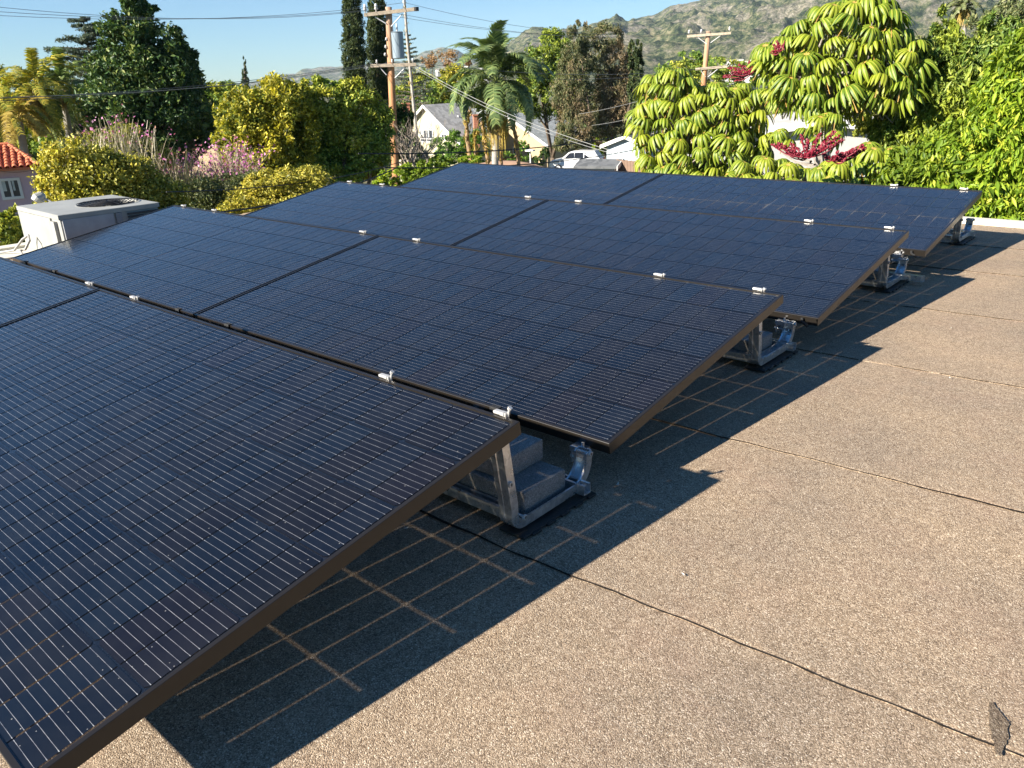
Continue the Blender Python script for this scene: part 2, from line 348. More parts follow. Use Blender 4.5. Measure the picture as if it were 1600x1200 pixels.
def prism(bm, poly, axis_pts0, axis_pts1=None):
    "close a polygon (list of 3-D points) against a shifted copy"
    a = [bm.verts.new(p) for p in axis_pts0]; b = [bm.verts.new(p) for p in axis_pts1]
    n = len(a); bm.faces.new(a[::-1]); bm.faces.new(b)
    for i in range(n): bm.faces.new((a[i], a[(i+1) % n], b[(i+1) % n], b[i]))
def copy_tree(o, parent=None):
    c = o.copy(); C.objects.link(c); c.parent = parent
    for ch in o.children: copy_tree(ch, c)
    return c

# numpy value noise
_P = np.random.default_rng(5).random((256, 256))
def vnoise(x, y):
    xi = np.floor(x).astype(int); yi = np.floor(y).astype(int); xf = x-xi; yf = y-yi
    u = xf*xf*(3-2*xf); v = yf*yf*(3-2*yf)
    a = _P[xi % 256, yi % 256]; b = _P[(xi+1) % 256, yi % 256]; c = _P[xi % 256, (yi+1) % 256]; d = _P[(xi+1) % 256, (yi+1) % 256]
    return (a*(1-u)+b*u)*(1-v)+(c*(1-u)+d*u)*v
def fbm(x, y, o=5, ridged=False):
    s = 0; a = .5; t = 0
    for i in range(o):
        n = vnoise(x+17*i, y+31*i)
        if ridged: n = 1-np.abs(2*n-1)
        s = s+a*n; t += a; a *= .5; x = x*2.03; y = y*2.03
    return s/t
def mesh_np(name, V, F, rnd=None, smooth=False):
    V = np.asarray(V, np.float32); F = np.asarray(F, np.int32); k = F.shape[1]
    me = D.meshes.new(name); me.vertices.add(len(V)); me.vertices.foreach_set('co', V.ravel())
    me.loops.add(F.size); me.loops.foreach_set('vertex_index', F.ravel())
    me.polygons.add(len(F)); me.polygons.foreach_set('loop_start', np.arange(0, F.size, k, dtype=np.int32))
    me.polygons.foreach_set('loop_total', np.full(len(F), k, np.int32))
    if smooth: me.polygons.foreach_set('use_smooth', np.ones(len(F), bool))
    if rnd is not None:
        a = me.attributes.new('rnd', 'FLOAT', 'FACE'); a.data.foreach_set('value', np.asarray(rnd, np.float32))
    me.update(calc_edges=True); me.validate(); return me

# ------------------------------------------------------------------ ground and mountains
def ground_z(x, y):
    r = np.hypot(x-CAM.x, y-CAM.y)
    return np.interp(r, [0, 8, 34, 75, 130, 400, 9000], [-3.2, -3.3, -6.4, -8.9, -10, -11, -11])
rr = np.concatenate([[0.0], np.geomspace(2, 9000, 70)]); th = np.linspace(0, 2*np.pi, 97)[:-1]
R_, T_ = np.meshgrid(rr, th, indexing='ij')
GX = CAM.x+R_*np.cos(T_); GY = CAM.y+R_*np.sin(T_)
GZ = ground_z(GX, GY)+(fbm(GX*.06+40, GY*.06+9, 3)-.5)*np.clip(R_/40, 0, 1)*.8
V = np.stack([GX, GY, GZ], -1).reshape(-1, 3); nr, ntH = R_.shape
i, j = np.meshgrid(np.arange(nr-1), np.arange(ntH), indexing='ij'); j2 = (j+1) % ntH
F = np.stack([i*ntH+j, (i+1)*ntH+j, (i+1)*ntH+j2, i*ntH+j2], -1).reshape(-1, 4)
gm, nt, out = newmat('garden_ground'); pos = N(nt, 'ShaderNodeNewGeometry').outputs['Position']
cg = ramp(nt, noise(nt, .35, 6, .65, pos), [(.3, (.035, .05, .016)), (.5, (.08, .085, .03)), (.7, (.19, .145, .085))])
p = N(nt, 'ShaderNodeBsdfPrincipled'); L(nt, cg, p.inputs['Base Color']); p.inputs['Roughness'].default_value = .95
L(nt, bump(nt, noise(nt, 3, 6, .7, pos), .1), p.inputs['Normal']); L(nt, p.outputs[0], out.inputs[0])
struct(link('ground', mesh_np('ground', V, F, smooth=True), gm))

def azel(x, y):
    d = ray(x, y); return math.atan2(d.x, d.y), d.z/math.hypot(d.x, d.y)
def mk_mtn(name, warm):
    m, nt, out = newmat(name); pos = N(nt, 'ShaderNodeNewGeometry').outputs['Position']
    n1 = noise(nt, .010, 8, .62, pos); n2 = noise(nt, .045, 8, .8, pos); n3 = noise(nt, .0035, 4, .5, pos)
    c = ramp(nt, n2, [(.42, (.022, .036, .018)), (.475, (.075, .10, .04)), (.53, (.17, .18, .085)), (.60, (.34, .30, .18))])
    rock = ramp(nt, mathn(nt, 'ADD', mathn(nt, 'MULTIPLY', n1, .65), mathn(nt, 'MULTIPLY', noise(nt, .03, 6, .8, pos), .35)), [(.51, (0, 0, 0)), (.56, (1, 1, 1))])
    rc = ramp(nt, noise(nt, .10, 6, .85, pos), [(.38, (.07, .08, .05)), (.5, (.30, .26, .20)), (.64, (.62, .55, .44))])
    c = mixc(nt, mathn(nt, 'MULTIPLY', rock, warm), c, rc)
    p = N(nt, 'ShaderNodeBsdfPrincipled'); L(nt, c, p.inputs['Base Color']); p.inputs['Roughness'].default_value = .95
    p.inputs['Specular IOR Level'].default_value = .1
    h = mathn(nt, 'ADD', mathn(nt, 'MULTIPLY', n2, .6), noise(nt, .02, 8, .7, pos))
    L(nt, bump(nt, h, 26, 1), p.inputs['Normal']); L(nt, p.outputs[0], out.inputs[0]); return m
def mountain(name, prof, r0, r1, rb, amp, mat, az0, az1, na, nrad, seed):
    pr = sorted(azel(*q) for q in prof)
    A = np.linspace(az0, az1, na); el = np.interp(A, [q[0] for q in pr], [q[1] for q in pr])
    # small jagged detail on the skyline
    el = el + (fbm(A*60+seed, A*0+3, 5, True)-.6)*.006
    Rr = r1*(1+.12*(fbm(A*6+seed, A*0+7, 3)-.5))
    zr = CAM.z+el*Rr
    t = np.concatenate([np.linspace(0, 1, nrad), 1+np.linspace(.03, .5, 10)])
    Am, Tm = np.meshgrid(A, t); Rm = r0+(Rr[None]-r0)*Tm
    X = CAM.x+Rm*np.sin(Am); Y = CAM.y+Rm*np.cos(Am)
    g = fbm(X*rb+seed, Y*rb+seed*2, 7, True); g2 = fbm(X*rb*3.1+seed, Y*rb*3.1, 5, True)
    s = np.clip(Tm, 0, 1)
    prof_ = s**1.25
    over = np.clip(Tm-1, 0, 1)
    H = (zr[None]+12)*prof_
    mod = np.sin(np.pi*np.clip(s, 0, 1))**.7
    H = H*(1-.0*mod) + (zr[None]+12)*mod*((g-.62)*amp+(g2-.6)*amp*.42+(fbm(X*rb*10+seed, Y*rb*10, 4, True)-.6)*amp*.13)
    H = H*(1-over*1.3)
    Z = np.maximum(H-12, -14)
    Vv = np.stack([X, Y, Z], -1).reshape(-1, 3); n1, n2 = X.shape
    i, j = np.meshgrid(np.arange(n1-1), np.arange(n2-1), indexing='ij')
    Fv = np.stack([i*n2+j, i*n2+j+1, (i+1)*n2+j+1, (i+1)*n2+j], -1).reshape(-1, 4)
    return struct(link(name, mesh_np(name, Vv, Fv, smooth=True), mat))
mountain('distant_ridge', [(150, 146), (300, 140), (370, 134), (420, 122), (470, 110), (520, 104), (580, 100), (640, 97), (664, 80), (690, 74), (712, 79), (735, 90), (770, 100), (830, 104), (900, 112), (1100, 112)],
         3800, 6200, .0011, .6, mk_mtn('distant_ridge', .9), math.radians(-84), math.radians(-15), 700, 90, 3)
mountain('mountain', [(690, 118), (730, 106), (770, 85), (800, 66), (822, 46), (845, 42), (870, 47), (895, 47), (925, 37), (960, 35), (990, 27), (1020, 22), (1050, 9), (1080, 2), (1110, -1), (1160, -14), (1250, -32), (1400, -60), (1600, -75), (2000, -95), (2600, -60), (3600, 20)],
         1250, 3100, .0019, .72, mk_mtn('chaparral_slope', .72), math.radians(-52), math.radians(30), 1000, 170, 21)
#HAZE
bm = bmesh.new(); box(bm, -6800, 3600, -300, 7800, -16, 700)
hz, nt, out = newmat('haze_air'); pv = N(nt, 'ShaderNodeVolumePrincipled'); pv.inputs['Density'].default_value = 4.5e-5
pv.inputs['Color'].default_value = (.62, .78, 1.0, 1); pv.inputs['Anisotropy'].default_value = 0.0
L(nt, pv.outputs[0], out.inputs['Volume'])
hazeo = stuff(obj('haze', bm, hz))
#ENDHAZE
# ------------------------------------------------------------------ roof
RX0, RX1, RY0, RY1 = -5.8, 6.5, -3.2, 6.52
bldg = thing('flat_roof_house', 'flat roofed house with pale walls carrying the solar panels on its brown roof', 'building', (0, 0, -3.2))
bm = bmesh.new(); box(bm, RX0, RX1, RY0, RY1, 0, 3.185); obj('wall', bm, MAT['stucco'], bldg)
bm = bmesh.new()
for (a, b, c_, d) in ((RX0-.04, RX1+.04, RY1-.07, RY1+.04), (RX1-.07, RX1+.04, RY0, RY1-.072), (RX0-.04, RX0+.09, RY0, 3.0)):
    box(bm, a, b, c_, d, 3.13, 3.232, .006)
obj('roof_edge_flashing', bm, MAT['cream'], bldg)
bm = bmesh.new(); box(bm, RX0+.1, RX0+.42, RY0, 2.6, 3.2, 3.212, .004)
obj('painted_edge_strip', bm, MAT['cream'], bldg)
# roofing felt: overlapping rolls, each a sheet of its own, the upper lapping over the lower
roof = D.objects.new('roof', None); C.objects.link(roof); struct(roof)
seams = [-2.85, -1.86, -.88, .10, 1.085, 2.0, 2.99, 3.90, 4.84, 5.62]
def seam_y(k, x):
    w = .003*math.sin(x*2.3+k*1.7)+.0015*math.sin(x*9.3+k)+.002*math.sin(x*31+k*3)
    return seams[k]+.055*(x if x > 0 else .15*x)+w
def roofsheet(k):
    bm = bmesh.new(); n = 260; xs = [RX0+.02+(RX1-RX0-.09)*i/n for i in range(n+1)]
    lo = (lambda x: RY0) if k < 0 else (lambda x: seam_y(k, x))
    hi = (lambda x: min(RY1-.075, seam_y(k+1, x)+.09)) if k+1 < len(seams) else (lambda x: RY1-.075)
    rows = []
    for x in xs:
        y0, y1 = lo(x), max(hi(x), lo(x)+.02)
        rows.append([bm.verts.new((x, y0, -.012)), bm.verts.new((x, y0, -.0012)), bm.verts.new((x, y0+.012, .0005)), bm.verts.new((x, y1, -.0035))])
    for a, b in zip(rows, rows[1:]):
        for i in range(3): bm.faces.new((a[i], b[i], b[i+1], a[i+1]))
    return obj('membrane_sheet', bm, MAT['roof'], roof)
for k in range(-1, len(seams)): roofsheet(k)
# bitumen bead that has bled from under each lap, broken and uneven
for k in range(len(seams)):
    bm = bmesh.new(); r = random.Random(k); prev = None; n = 900
    for i in range(n+1):
        x = RX0+.1+(RX1-RX0-.2)*i/n
        w = .0012+.0040*max(0, fbm(np.array([x*2.3+k*9]), np.array([k*3.1]), 4)[0]-.42)*3.4+.0018*r.random()
        y = seam_y(k, x)
        cur = (bm.verts.new((x, y-w, -.0005)), bm.verts.new((x, y+.0008, .0012)))
        if prev and fbm(np.array([x*4+k*5]), np.array([k*1.3+40]), 3)[0] > .31: bm.faces.new((prev[0], cur[0], cur[1], prev[1]))
        prev = cur
    obj('bitumen_seam', bm, MAT['tar'], roof)
# dark scuff with a lens outline, bottom right
def ghit(x, y, z=0.0):
    d = ray(x, y); k = (z-CAM.z)/d.z; return CAM+d*k
bm = bmesh.new()
pp = [(1546, 1096), (1552, 1098), (1562, 1112), (1578, 1128), (1574, 1140), (1576, 1152), (1568, 1170), (1562, 1182), (1556, 1176), (1549, 1150), (1545, 1125)]
pr2 = random.Random(3); pj = []
for a, b in zip(pp, pp[1:]+pp[:1]):
    for q in range(6): u = q/6; pj.append((a[0]+(b[0]-a[0])*u+pr2.uniform(-1.6, 1.6), a[1]+(b[1]-a[1])*u+pr2.uniform(-1.6, 1.6)))
bm.faces.new([bm.verts.new(ghit(*q, .0035)) for q in pj])
obj('bare_scuff', bm, mk_roof('worn_membrane', .5), roof)

# ------------------------------------------------------------------ solar panels
PL, PW, TILT, PITCH_Y = 2.278, 1.132, 0.1631, 1.4823
ZL = .160                                                  # low edge, top of frame, above the roof
ROW = [(0, 0, 0), (-.0016, .0106, -.0166), (.0070, -.0013, -.0083), (.0072, -.0027, .0111)]
FT = .035
cell_me = None
def make_panel(label):
    global cell_me
    t = thing('solar_panel', label, 'solar panel', group='solar panels laid in four tilted rows on the flat roof')
    # local: x from -PL (left) to 0 (right), y 0 (low edge) to PW, z 0 = top of frame
    bm = bmesh.new(); lip = .010
    def rail(pts_out, pts_in):
        pass
    o = [(-PL, 0), (0, 0), (0, PW), (-PL, PW)]; n_ = [(-PL+lip, lip), (-lip, lip), (-lip, PW-lip), (-PL+lip, PW-lip)]
    fl = .028; f_ = [(-PL+fl, fl), (-fl, fl), (-fl, PW-fl), (-PL+fl, PW-fl)]; wl = .0018
    w_ = [(-PL+wl, wl), (-wl, wl), (-wl, PW-wl), (-PL+wl, PW-wl)]
    loops = [[(x, y, 0) for x, y in n_], [(x*1.0, y, 0) for x, y in [(-PL+.001, .001), (-.001, .001), (-.001, PW-.001), (-PL+.001, PW-.001)]],
             [(x, y, -.001) for x, y in o], [(x, y, -FT) for x, y in o], [(x, y, -FT) for x, y in f_], [(x, y, -FT+.002) for x, y in f_], [(x, y, -FT+.002) for x, y in w_],
             [(x, y, -.008) for x, y in w_], [(x, y, -.008) for x, y in n_]]
    vl = [[bm.verts.new(q) for q in l_] for l_ in loops]; vl.append(vl[0])
    for a, b in zip(vl, vl[1:]):
        for i in range(4): bm.faces.new((a[i], b[i], b[(i+1) % 4], a[(i+1) % 4]))
    bmesh.ops.recalc_face_normals(bm, faces=bm.faces)
    obj('frame', bm, MAT['frame'], t)
    bm = bmesh.new(); z = -.0042
    bm.faces.new([bm.verts.new((x, y, z)) for x, y in [(-PL+.004, .004), (-.004, .004), (-.004, PW-.004), (-PL+.004, PW-.004)]])
    obj('laminate', bm, MAT['lam'], t)
    cw, chh = .0890, .1806; gx, gy, mid = .0043, .0046, .012
    if cell_me is None:
        cm = bmesh.new(); c = .006; hx, hy = cw/2, chh/2
        cm.faces.new([cm.verts.new(q) for q in [(-hx+c, -hy, 0), (hx, -hy, 0), (hx, hy, 0), (-hx+c, hy, 0), (-hx, hy-c, 0), (-hx, -hy+c, 0)]])
        cell_me = D.meshes.new('cell'); cm.to_mesh(cell_me); cm.free(); cell_me.materials.append(MAT['cell'])
    tx = 24*cw+22*gx+mid; ty = 6*chh+5*gy; x = -PL/2-tx/2+cw/2
    for k in range(24):
        for j in range(6):
            o_ = D.objects.new('cell', cell_me); C.objects.link(o_); o_.parent = t
            o_.location = (x, PW/2-ty/2+chh/2+j*(chh+gy), -.0030); 
            if k % 2: o_.rotation_euler = (0, 0, math.pi)
        x += cw+(mid if k == 11 else gx)
    return t
panel0 = None
PLAB = [['large dark solar panel nearest the camera filling the lower left of the picture', 'blue reflecting solar panel at the left edge, left of the nearest large one'],
        ['second row right hand solar panel with concrete blocks below its lower right corner', 'second row left hand solar panel beside the grey air conditioner'],
        ['third row right hand solar panel, its right corner above the galvanised bracket', 'third row left hand solar panel, below the utility pole'],
        ['farthest row right hand solar panel in front of the umbrella trees', 'farthest row left hand solar panel in front of the cream house']]
for r in range(4):
    for s in range(2):
        if panel0 is None: t = panel0 = make_panel(PLAB[0][0])
        else: t = copy_tree(panel0)
        t['label'] = PLAB[r][s]
        dx, dy, dz = ROW[r]
        t.location = (dx-s*(PL+.010), r*PITCH_Y+dy, ZL+dz); t.rotation_euler = (TILT, 0, 0)
        # small clips on the low edge of the frame
def edge_high(r): return r*PITCH_Y+ROW[r][1]+PW*math.cos(TILT), ZL+ROW[r][2]+PW*math.sin(TILT)

# ------------------------------------------------------------------ ballast mounts
def sweep_channel(bm, path, width, depth, th=.0025, x0=0, lip=.006):
    "open C channel: web on the outer (left of travel) side, path is a list of (y, z)"
    n = len(path); secs = []
    for i in range(n):
        a = Vector(path[max(i-1, 0)]); b = Vector(path[min(i+1, n-1)]); t = (b-a).normalized()
        nrm = Vector((t.y, -t.x))               # outward
        def P(x, d): q = Vector(path[i])+nrm*d; return bm.verts.new((x0+x, q.x, q.y))
        h = width/2
        prof = [(-h+lip, -depth), (-h, -depth), (-h, 0), (-h*.3, 0), (-h*.2, -.0035), (h*.2, -.0035), (h*.3, 0), (h, 0), (h, -depth), (h-lip, -depth),
                (h-lip, -depth+th), (h-th, -depth+th), (h-th, -th), (-h+th, -th), (-h+th, -depth+th), (-h+lip, -depth+th)]
        secs.append([P(*q) for q in prof])
    m = len(secs[0])
    for a, b in zip(secs, secs[1:]):
        for k in range(m): bm.faces.new((a[k], a[(k+1) % m], b[(k+1) % m], b[k]))
    bm.faces.new(secs[0][::-1]); bm.faces.new(secs[-1])
    bmesh.ops.recalc_face_normals(bm, faces=bm.faces)
def arc(cy, cz, r, a0, a1, n=8): return [(cy+r*math.cos(math.radians(a0+(a1-a0)*i/n)), cz+r*math.sin(math.radians(a0+(a1-a0)*i/n))) for i in range(n+1)]
def u_path():
    # local y measured from the high edge of the row in front; z from the roof
    p_ = [(-.028, .315), (-.012, .20), (.004, .09)]
    p_ += arc(.052, .070, .050, 195, 270, 7)
    p_ += [(.14, .020), (.24, .020)]
    p_ += arc(.262, .105, .085, 272, 375, 12)
    return p_
def make_uframe(x, parent):
    bm = bmesh.new(); sweep_channel(bm, u_path(), .042, .026, x0=x)
    f = obj('u_frame', bm, MAT['galv'], parent, smooth=False)
    bm = bmesh.new()                                        # bolts
    for (y, z, l_) in ((.0, .165, .032), (.335, .118, .034), (.05, .05, .03)):
        tube(bm, [(x-.028, y, z), (x+.028, y, z)], .004, 8); tube(bm, [(x+.022, y, z), (x+.028, y, z)], .008, 6)
    obj('bolt', bm, MAT['clamp'], f)
    return f
def high_clamp(x, parent, zt):
    bm = bmesh.new(); y = .006; z = zt
    box(bm, x-.022, x+.012, y-.009, y+.006, z+.001, z+.009, .003)
    box(bm, x-.004, x+.016, y-.006, y+.009, z-.07, z+.008, .003)
    kn = .012 if zt < .3455 and parent['label'].startswith('galvanised ballast mount under the right end, between the nearest') else .0
    tube(bm, [(x+.010, y+.002, z-.03), (x+.020, y+.005, z+.006+kn)], .0032, 8)
    tube(bm, [(x+.019, y+.005, z+.004+kn), (x+.022, y+.006, z+.010+kn)], [.0055, .0062], 8)
    obj('high_clamp', bm, MAT['clamp'], parent)
def low_clamp(x, parent, y, z):
    bm = bmesh.new()
    box(bm, x-.030, x+.018, y-.026, y+.014, z-.012, z+.006, .003)
    box(bm, x-.026, x-.022, y-.024, y+.02, z-.045, z-.010, .001)
    box(bm, x-.022, x+.014, y-.004, y+.02, z-.040, z-.012, .002)
    tube(bm, [(x-.034, y-.014, z-.030), (x+.026, y-.014, z-.030)], .005, 8)
    tube(bm, [(x+.004, y-.008, z-.01), (x+.004, y-.008, z+.018)], .005, 8)
    obj('low_clamp', bm, MAT['galv'], parent)
def rail(parent, y, z, x0, x1, flip=1):
    bm = bmesh.new(); w, h, th = .030, .030, .0022
    pr = [(y-w/2, z), (y+w/2, z), (y+w/2, z+h), (y+w/2-.008, z+h), (y+w/2-.008, z+h-th), (y+w/2-th, z+h-th), (y+w/2-th, z+th), (y-w/2+th, z+th), (y-w/2+th, z+h-th), (y-w/2+.008, z+h-th), (y-w/2+.008, z+h), (y-w/2, z+h)]
    prism(bm, None, [(x0, a, b) for a, b in pr], [(x1, a, b) for a, b in pr])
    bmesh.ops.recalc_face_normals(bm, faces=bm.faces)
    obj('rail', bm, MAT['galv'], parent)
def pad(parent, x):
    bm = bmesh.new(); box(bm, x-.04, x+.045, .02, .325, .0025, .011, .003)
    for k in range(5): box(bm, x+.045, x+.052, .05+k*.06, .085+k*.06, .0025, .010, .002)
    obj('rubber_pad', bm, MAT['rubber'], parent)
NAMEX = [('right end', 0), ('middle', 1), ('left end', 2)]
MLAB = {0: 'galvanised ballast mount under the right end, between the nearest and second panel rows',
        1: 'galvanised ballast mount under the right end, between the second and third panel rows',
        2: 'galvanised ballast mount with a protruding rail, between the third and farthest panel rows',
        3: 'galvanised ballast mount in shade behind the farthest panel row, beside the roof edge'}
MLABM = {0: ['silver clamps of the mount straddling the seam, between the nearest and second rows', 'mount at the left ends of the nearest and second rows'],
         1: ['silver clamps of the mount straddling the seam, between the second and third rows', 'mount at the left ends of the second and third rows'],
         2: ['silver clamps of the mount straddling the seam, between the third and farthest rows', 'mount at the left ends of the third and farthest rows'],
         3: ['mount behind the middle of the farthest row', 'mount behind the left end of the farthest row']}
UX = {0: [(-.06, -.485), (-1.985, -2.40), (-4.05, -4.46)], 1: [(-.10, -.53), (-1.99, -2.43), (-4.02, -4.44)],
      2: [(-.09, -.50), (-2.03, -2.46), (-4.00, -4.42)], 3: [(-.10, -.52)]}
mounts = {}
for r in range(4):
    yh, zh = edge_high(r)
    for k, (xa, xb) in enumerate(UX[r]):
        lab = MLAB[r] if k == 0 else MLABM[r][k-1]
        t = thing('ballast_mount', lab, 'panel mount', (0, yh, 0), 0, 'galvanised ballast mounts between the panel rows')
        mounts[r, k] = t
        for x in (xa, xb):
            make_uframe(x, t); high_clamp(x, t, zh)
            if r < 3: low_clamp(x-.03 if k == 0 else x, t, (r+1)*PITCH_Y+ROW[r+1][1]-yh, ZL+ROW[r+1][2]-FT)
            pad(t, x)
        ext = .13 if (r == 2 and k == 0) else .05
        rail(t, .06, .022, xb-.06, xa-.024); rail(t, .285, .022, xb-.06, xa+ext)
bm_block = {}
def block(label, loc, rz, sx=.39, sy=.185, sz=.085):
    key = (sx, sy, sz)
    if key not in bm_block:
        bm = bmesh.new(); box(bm, -sx/2, sx/2, -sy/2, sy/2, 0, sz, .006)
        me = D.meshes.new('concrete_block'); bm.to_mesh(me); bm.free(); me.materials.append(MAT['conc']); bm_block[key] = me
    o = D.objects.new('concrete_block', bm_block[key]); C.objects.link(o); o.location = loc; o.rotation_euler = (0, 0, rz)
    return tag(o, label, 'concrete block', 'grey concrete ballast blocks on the mounts')
yh0 = edge_high(0)[0]; yh1 = edge_high(1)[0]; yh2 = edge_high(2)[0]; yh3 = edge_high(3)[0]
block('lower concrete block resting in the nearest mount, behind its leaning steel leg', (-.062-.195, yh0+.168, .026), .0, .39, .175, .070)
block('upper concrete block stacked on another in the nearest mount', (-.145-.195, yh0+.178, .0965), .03, .39, .165, .062)
block('shaded concrete block low in the nearest mount, left under the nearest panel', (-.062-.195-.41, yh0+.170, .026), -.02, .38, .170, .070)
block('concrete block under the second row corner, behind the upright leg of the mount', (-.13-.195, yh1+.165, .026), .0, .39, .165, .070)
block('shaded concrete block further under the second panel row', (-.13-.195-.41, yh1+.165, .026), .0, .38, .165, .070)
block('concrete block in the mount between the third and farthest rows', (-.13-.195, yh2+.165, .026), .0, .39, .165, .070)
# black cable clips and cables along the low edge of the second row
for x, l_ in ((-4.334, 'leftmost'), (-3.881, 'second from the left'), (-2.427, 'left of the seam'), (-1.993, 'right of the seam'), (-.429, 'nearest the right end')):
    bm = bmesh.new(); w = .018
    y0 = PITCH_Y+ROW[1][1]; z0 = ZL+ROW[1][2]
    box(bm, x-w, x+w, y0-.006, y0-.0015, z0-.037, z0+.003, .001); box(bm, x-w, x+w, y0-.005, y0+.014, z0+.0015, z0+.0045, .001)
    tag(obj('cable_clip', bm, MAT['rubber']), 'black clip on the low edge of the second panel row, '+l_, 'clip', 'black clips along the low edge of the second row')
for r, (x, yy) in {2: (-.045, 0), 3: (-.05, 0)}.items():
    bm = bmesh.new(); y0 = r*PITCH_Y+ROW[r][1]; z0 = ZL+ROW[r][2]
    tube(bm, [(x-.01, y0-.006, z0-.006), (x-.008, y0-.010, z0-.020), (x+.008, y0-.010, z0-.030), (x+.016, y0-.006, z0-.040)], .006, 6)
    tag(obj('cable_connector', bm, MAT['rubber']), 'black connector hanging at the lower right corner of the %s row' % ('third' if r == 2 else 'farthest'), 'connector', 'black connectors at panel corners')
# dry leaf fragments on the roof
FL = [((965, 757), 'curled pale fragment on the shaded roof beside the nearest mount'), ((1033, 797), 'pale fragment in the shade near the tip of the nearest panel shadow'),
      ((1067, 897), 'white fragment on the sunlit roof'), ((635, 825), 'pale fragment just right of the nearest panel edge'),
      ((803, 828), 'tiny pale fragment in front of the nearest mount foot'), ((1392, 488), 'small fragment in the shadow of the third row'),
      ((1486, 512), 'yellowish fragment on the sunlit roof, upper one'), ((1484, 590), 'yellowish fragment on the sunlit roof, lower one')]
for i, (q, lab) in enumerate(FL):
    c = ghit(*q, .006); bm = bmesh.new(); s = .011 if i == 0 else .0075; r = random.Random(i)
    pts = [(-1, 0), (-.3, .35), (.5, .3), (1, -.1), (.3, -.35), (-.4, -.2)]
    a = r.random()*6
    vv = [bm.verts.new((c.x+s*(x*math.cos(a)-y*math.sin(a)), c.y+s*(x*math.sin(a)+y*math.cos(a)), c.z+s*(.5*x*x if i == 0 else .12*x*x))) for x, y in pts]
    cc = bm.verts.new((c.x, c.y, c.z-.002))
    for k in range(6): bm.faces.new((vv[k], vv[(k+1) % 6], cc))
    tag(obj('leaf_fragment', bm, MAT['flake']), lab, 'leaf fragment', 'pale leaf fragments scattered on the roof')

# ------------------------------------------------------------------ air conditioner, lamp, cable
act = thing('air_conditioner', 'weathered grey rooftop air conditioner behind the left end of the second row', 'air conditioner', (0, 0, 0))
def Q(x, y, z): return Vector((x, y, z))
A_ = ghit(90, 337, .33); B_ = ghit(25, 322, .33); C_ = ghit(258, 318, .33)
ex = (B_-A_); ey = (C_-A_); ey = ey-ex*(ey.dot(ex)/ex.dot(ex)); lx, ly = ex.length, ey.length; ex.normalize(); ey.normalize()
act.location = (A_.x, A_.y, .0015); act.rotation_euler = (0, 0, math.atan2(ey.y, ey.x)-math.pi/2)   # local -x = ex, +y = ey
bm = bmesh.new(); box(bm, -lx+.01, -.01, .01, ly-.01, 0.02, .305, .004); obj('cabinet', bm, MAT['ac'], act)
bm = bmesh.new()
# top lid with a round opening
n = 40; cx, cy, rad = -lx*.38, ly*.66, min(lx, ly)*.30; zt = .33
sq = []
for k in range(n):
    a = 2*math.pi*k/n; dx, dy = math.cos(a), math.sin(a)
    tx_ = ((-cx) if dx > 0 else (lx+cx))/abs(dx) if abs(dx) > 1e-6 else 1e9
    ty_ = ((ly-cy) if dy > 0 else cy)/abs(dy) if abs(dy) > 1e-6 else 1e9
    m_ = min(tx_, ty_); sq.append((cx+dx*m_, cy+dy*m_))
for cxr, cyr in ((0, 0), (-lx, 0), (0, ly), (-lx, ly)):
    kk = min(range(n), key=lambda i: (sq[i][0]-cxr)**2+(sq[i][1]-cyr)**2); sq[kk] = (cxr, cyr)
rings = [[(x, y, zt-.032) for x, y in sq], [(x, y, zt-.003) for x, y in sq], [(x*.985+cx*.015, y*.985+cy*.015, zt) for x, y in sq],
         [(cx+(rad+.012)*math.cos(2*math.pi*k/n), cy+(rad+.012)*math.sin(2*math.pi*k/n), zt) for k in range(n)],
         [(cx+rad*math.cos(2*math.pi*k/n), cy+rad*math.sin(2*math.pi*k/n), zt+.002) for k in range(n)],
         [(cx+(rad-.01)*math.cos(2*math.pi*k/n), cy+(rad-.01)*math.sin(2*math.pi*k/n), zt-.03) for k in range(n)]]
vr = [[bm.verts.new(q) for q in rg] for rg in rings]
for a, b in zip(vr, vr[1:]):
    for k in range(n): bm.faces.new((a[k], a[(k+1) % n], b[(k+1) % n], b[k]))
bmesh.ops.recalc_face_normals(bm, faces=bm.faces)
obj('lid', bm, MAT['ac'], act)
bm = bmesh.new(); tube(bm, [(cx, cy, zt-.032), (cx, cy, zt-.028)], rad*.99, 32); fan = obj('fan_opening', bm, MAT['acdark'], act)
bm = bmesh.new()
for q in range(5):
    a = q*2*math.pi/5; v = [bm.verts.new((cx+rr_*math.cos(a+o_), cy+rr_*math.sin(a+o_), zt-.022+h_)) for rr_, o_, h_ in ((.03, 0, 0), (rad*.9, -.25, .004), (rad*.9, .25, .016), (.03, .4, .008))]
    bm.faces.new(v)
obj('fan_blade', bm, MAT['blackmetal'], act)
bm = bmesh.new()
for q in range(9):
    r_ = rad*(.12+.88*q/8); tube(bm, [(cx+r_*math.cos(a), cy+r_*math.sin(a), zt+.018-.010*(r_/rad)**2) for a in np.linspace(0, 2*math.pi, 33)], .0022, 4, cap=False)
for q in range(6):
    a = q*math.pi/6; tube(bm, [(cx-rad*math.cos(a), cy-rad*math.sin(a), zt+.010), (cx, cy, zt+.020), (cx+rad*math.cos(a), cy+rad*math.sin(a), zt+.010)], .0022, 4)
obj('fan_guard', bm, MAT['blackmetal'], act)
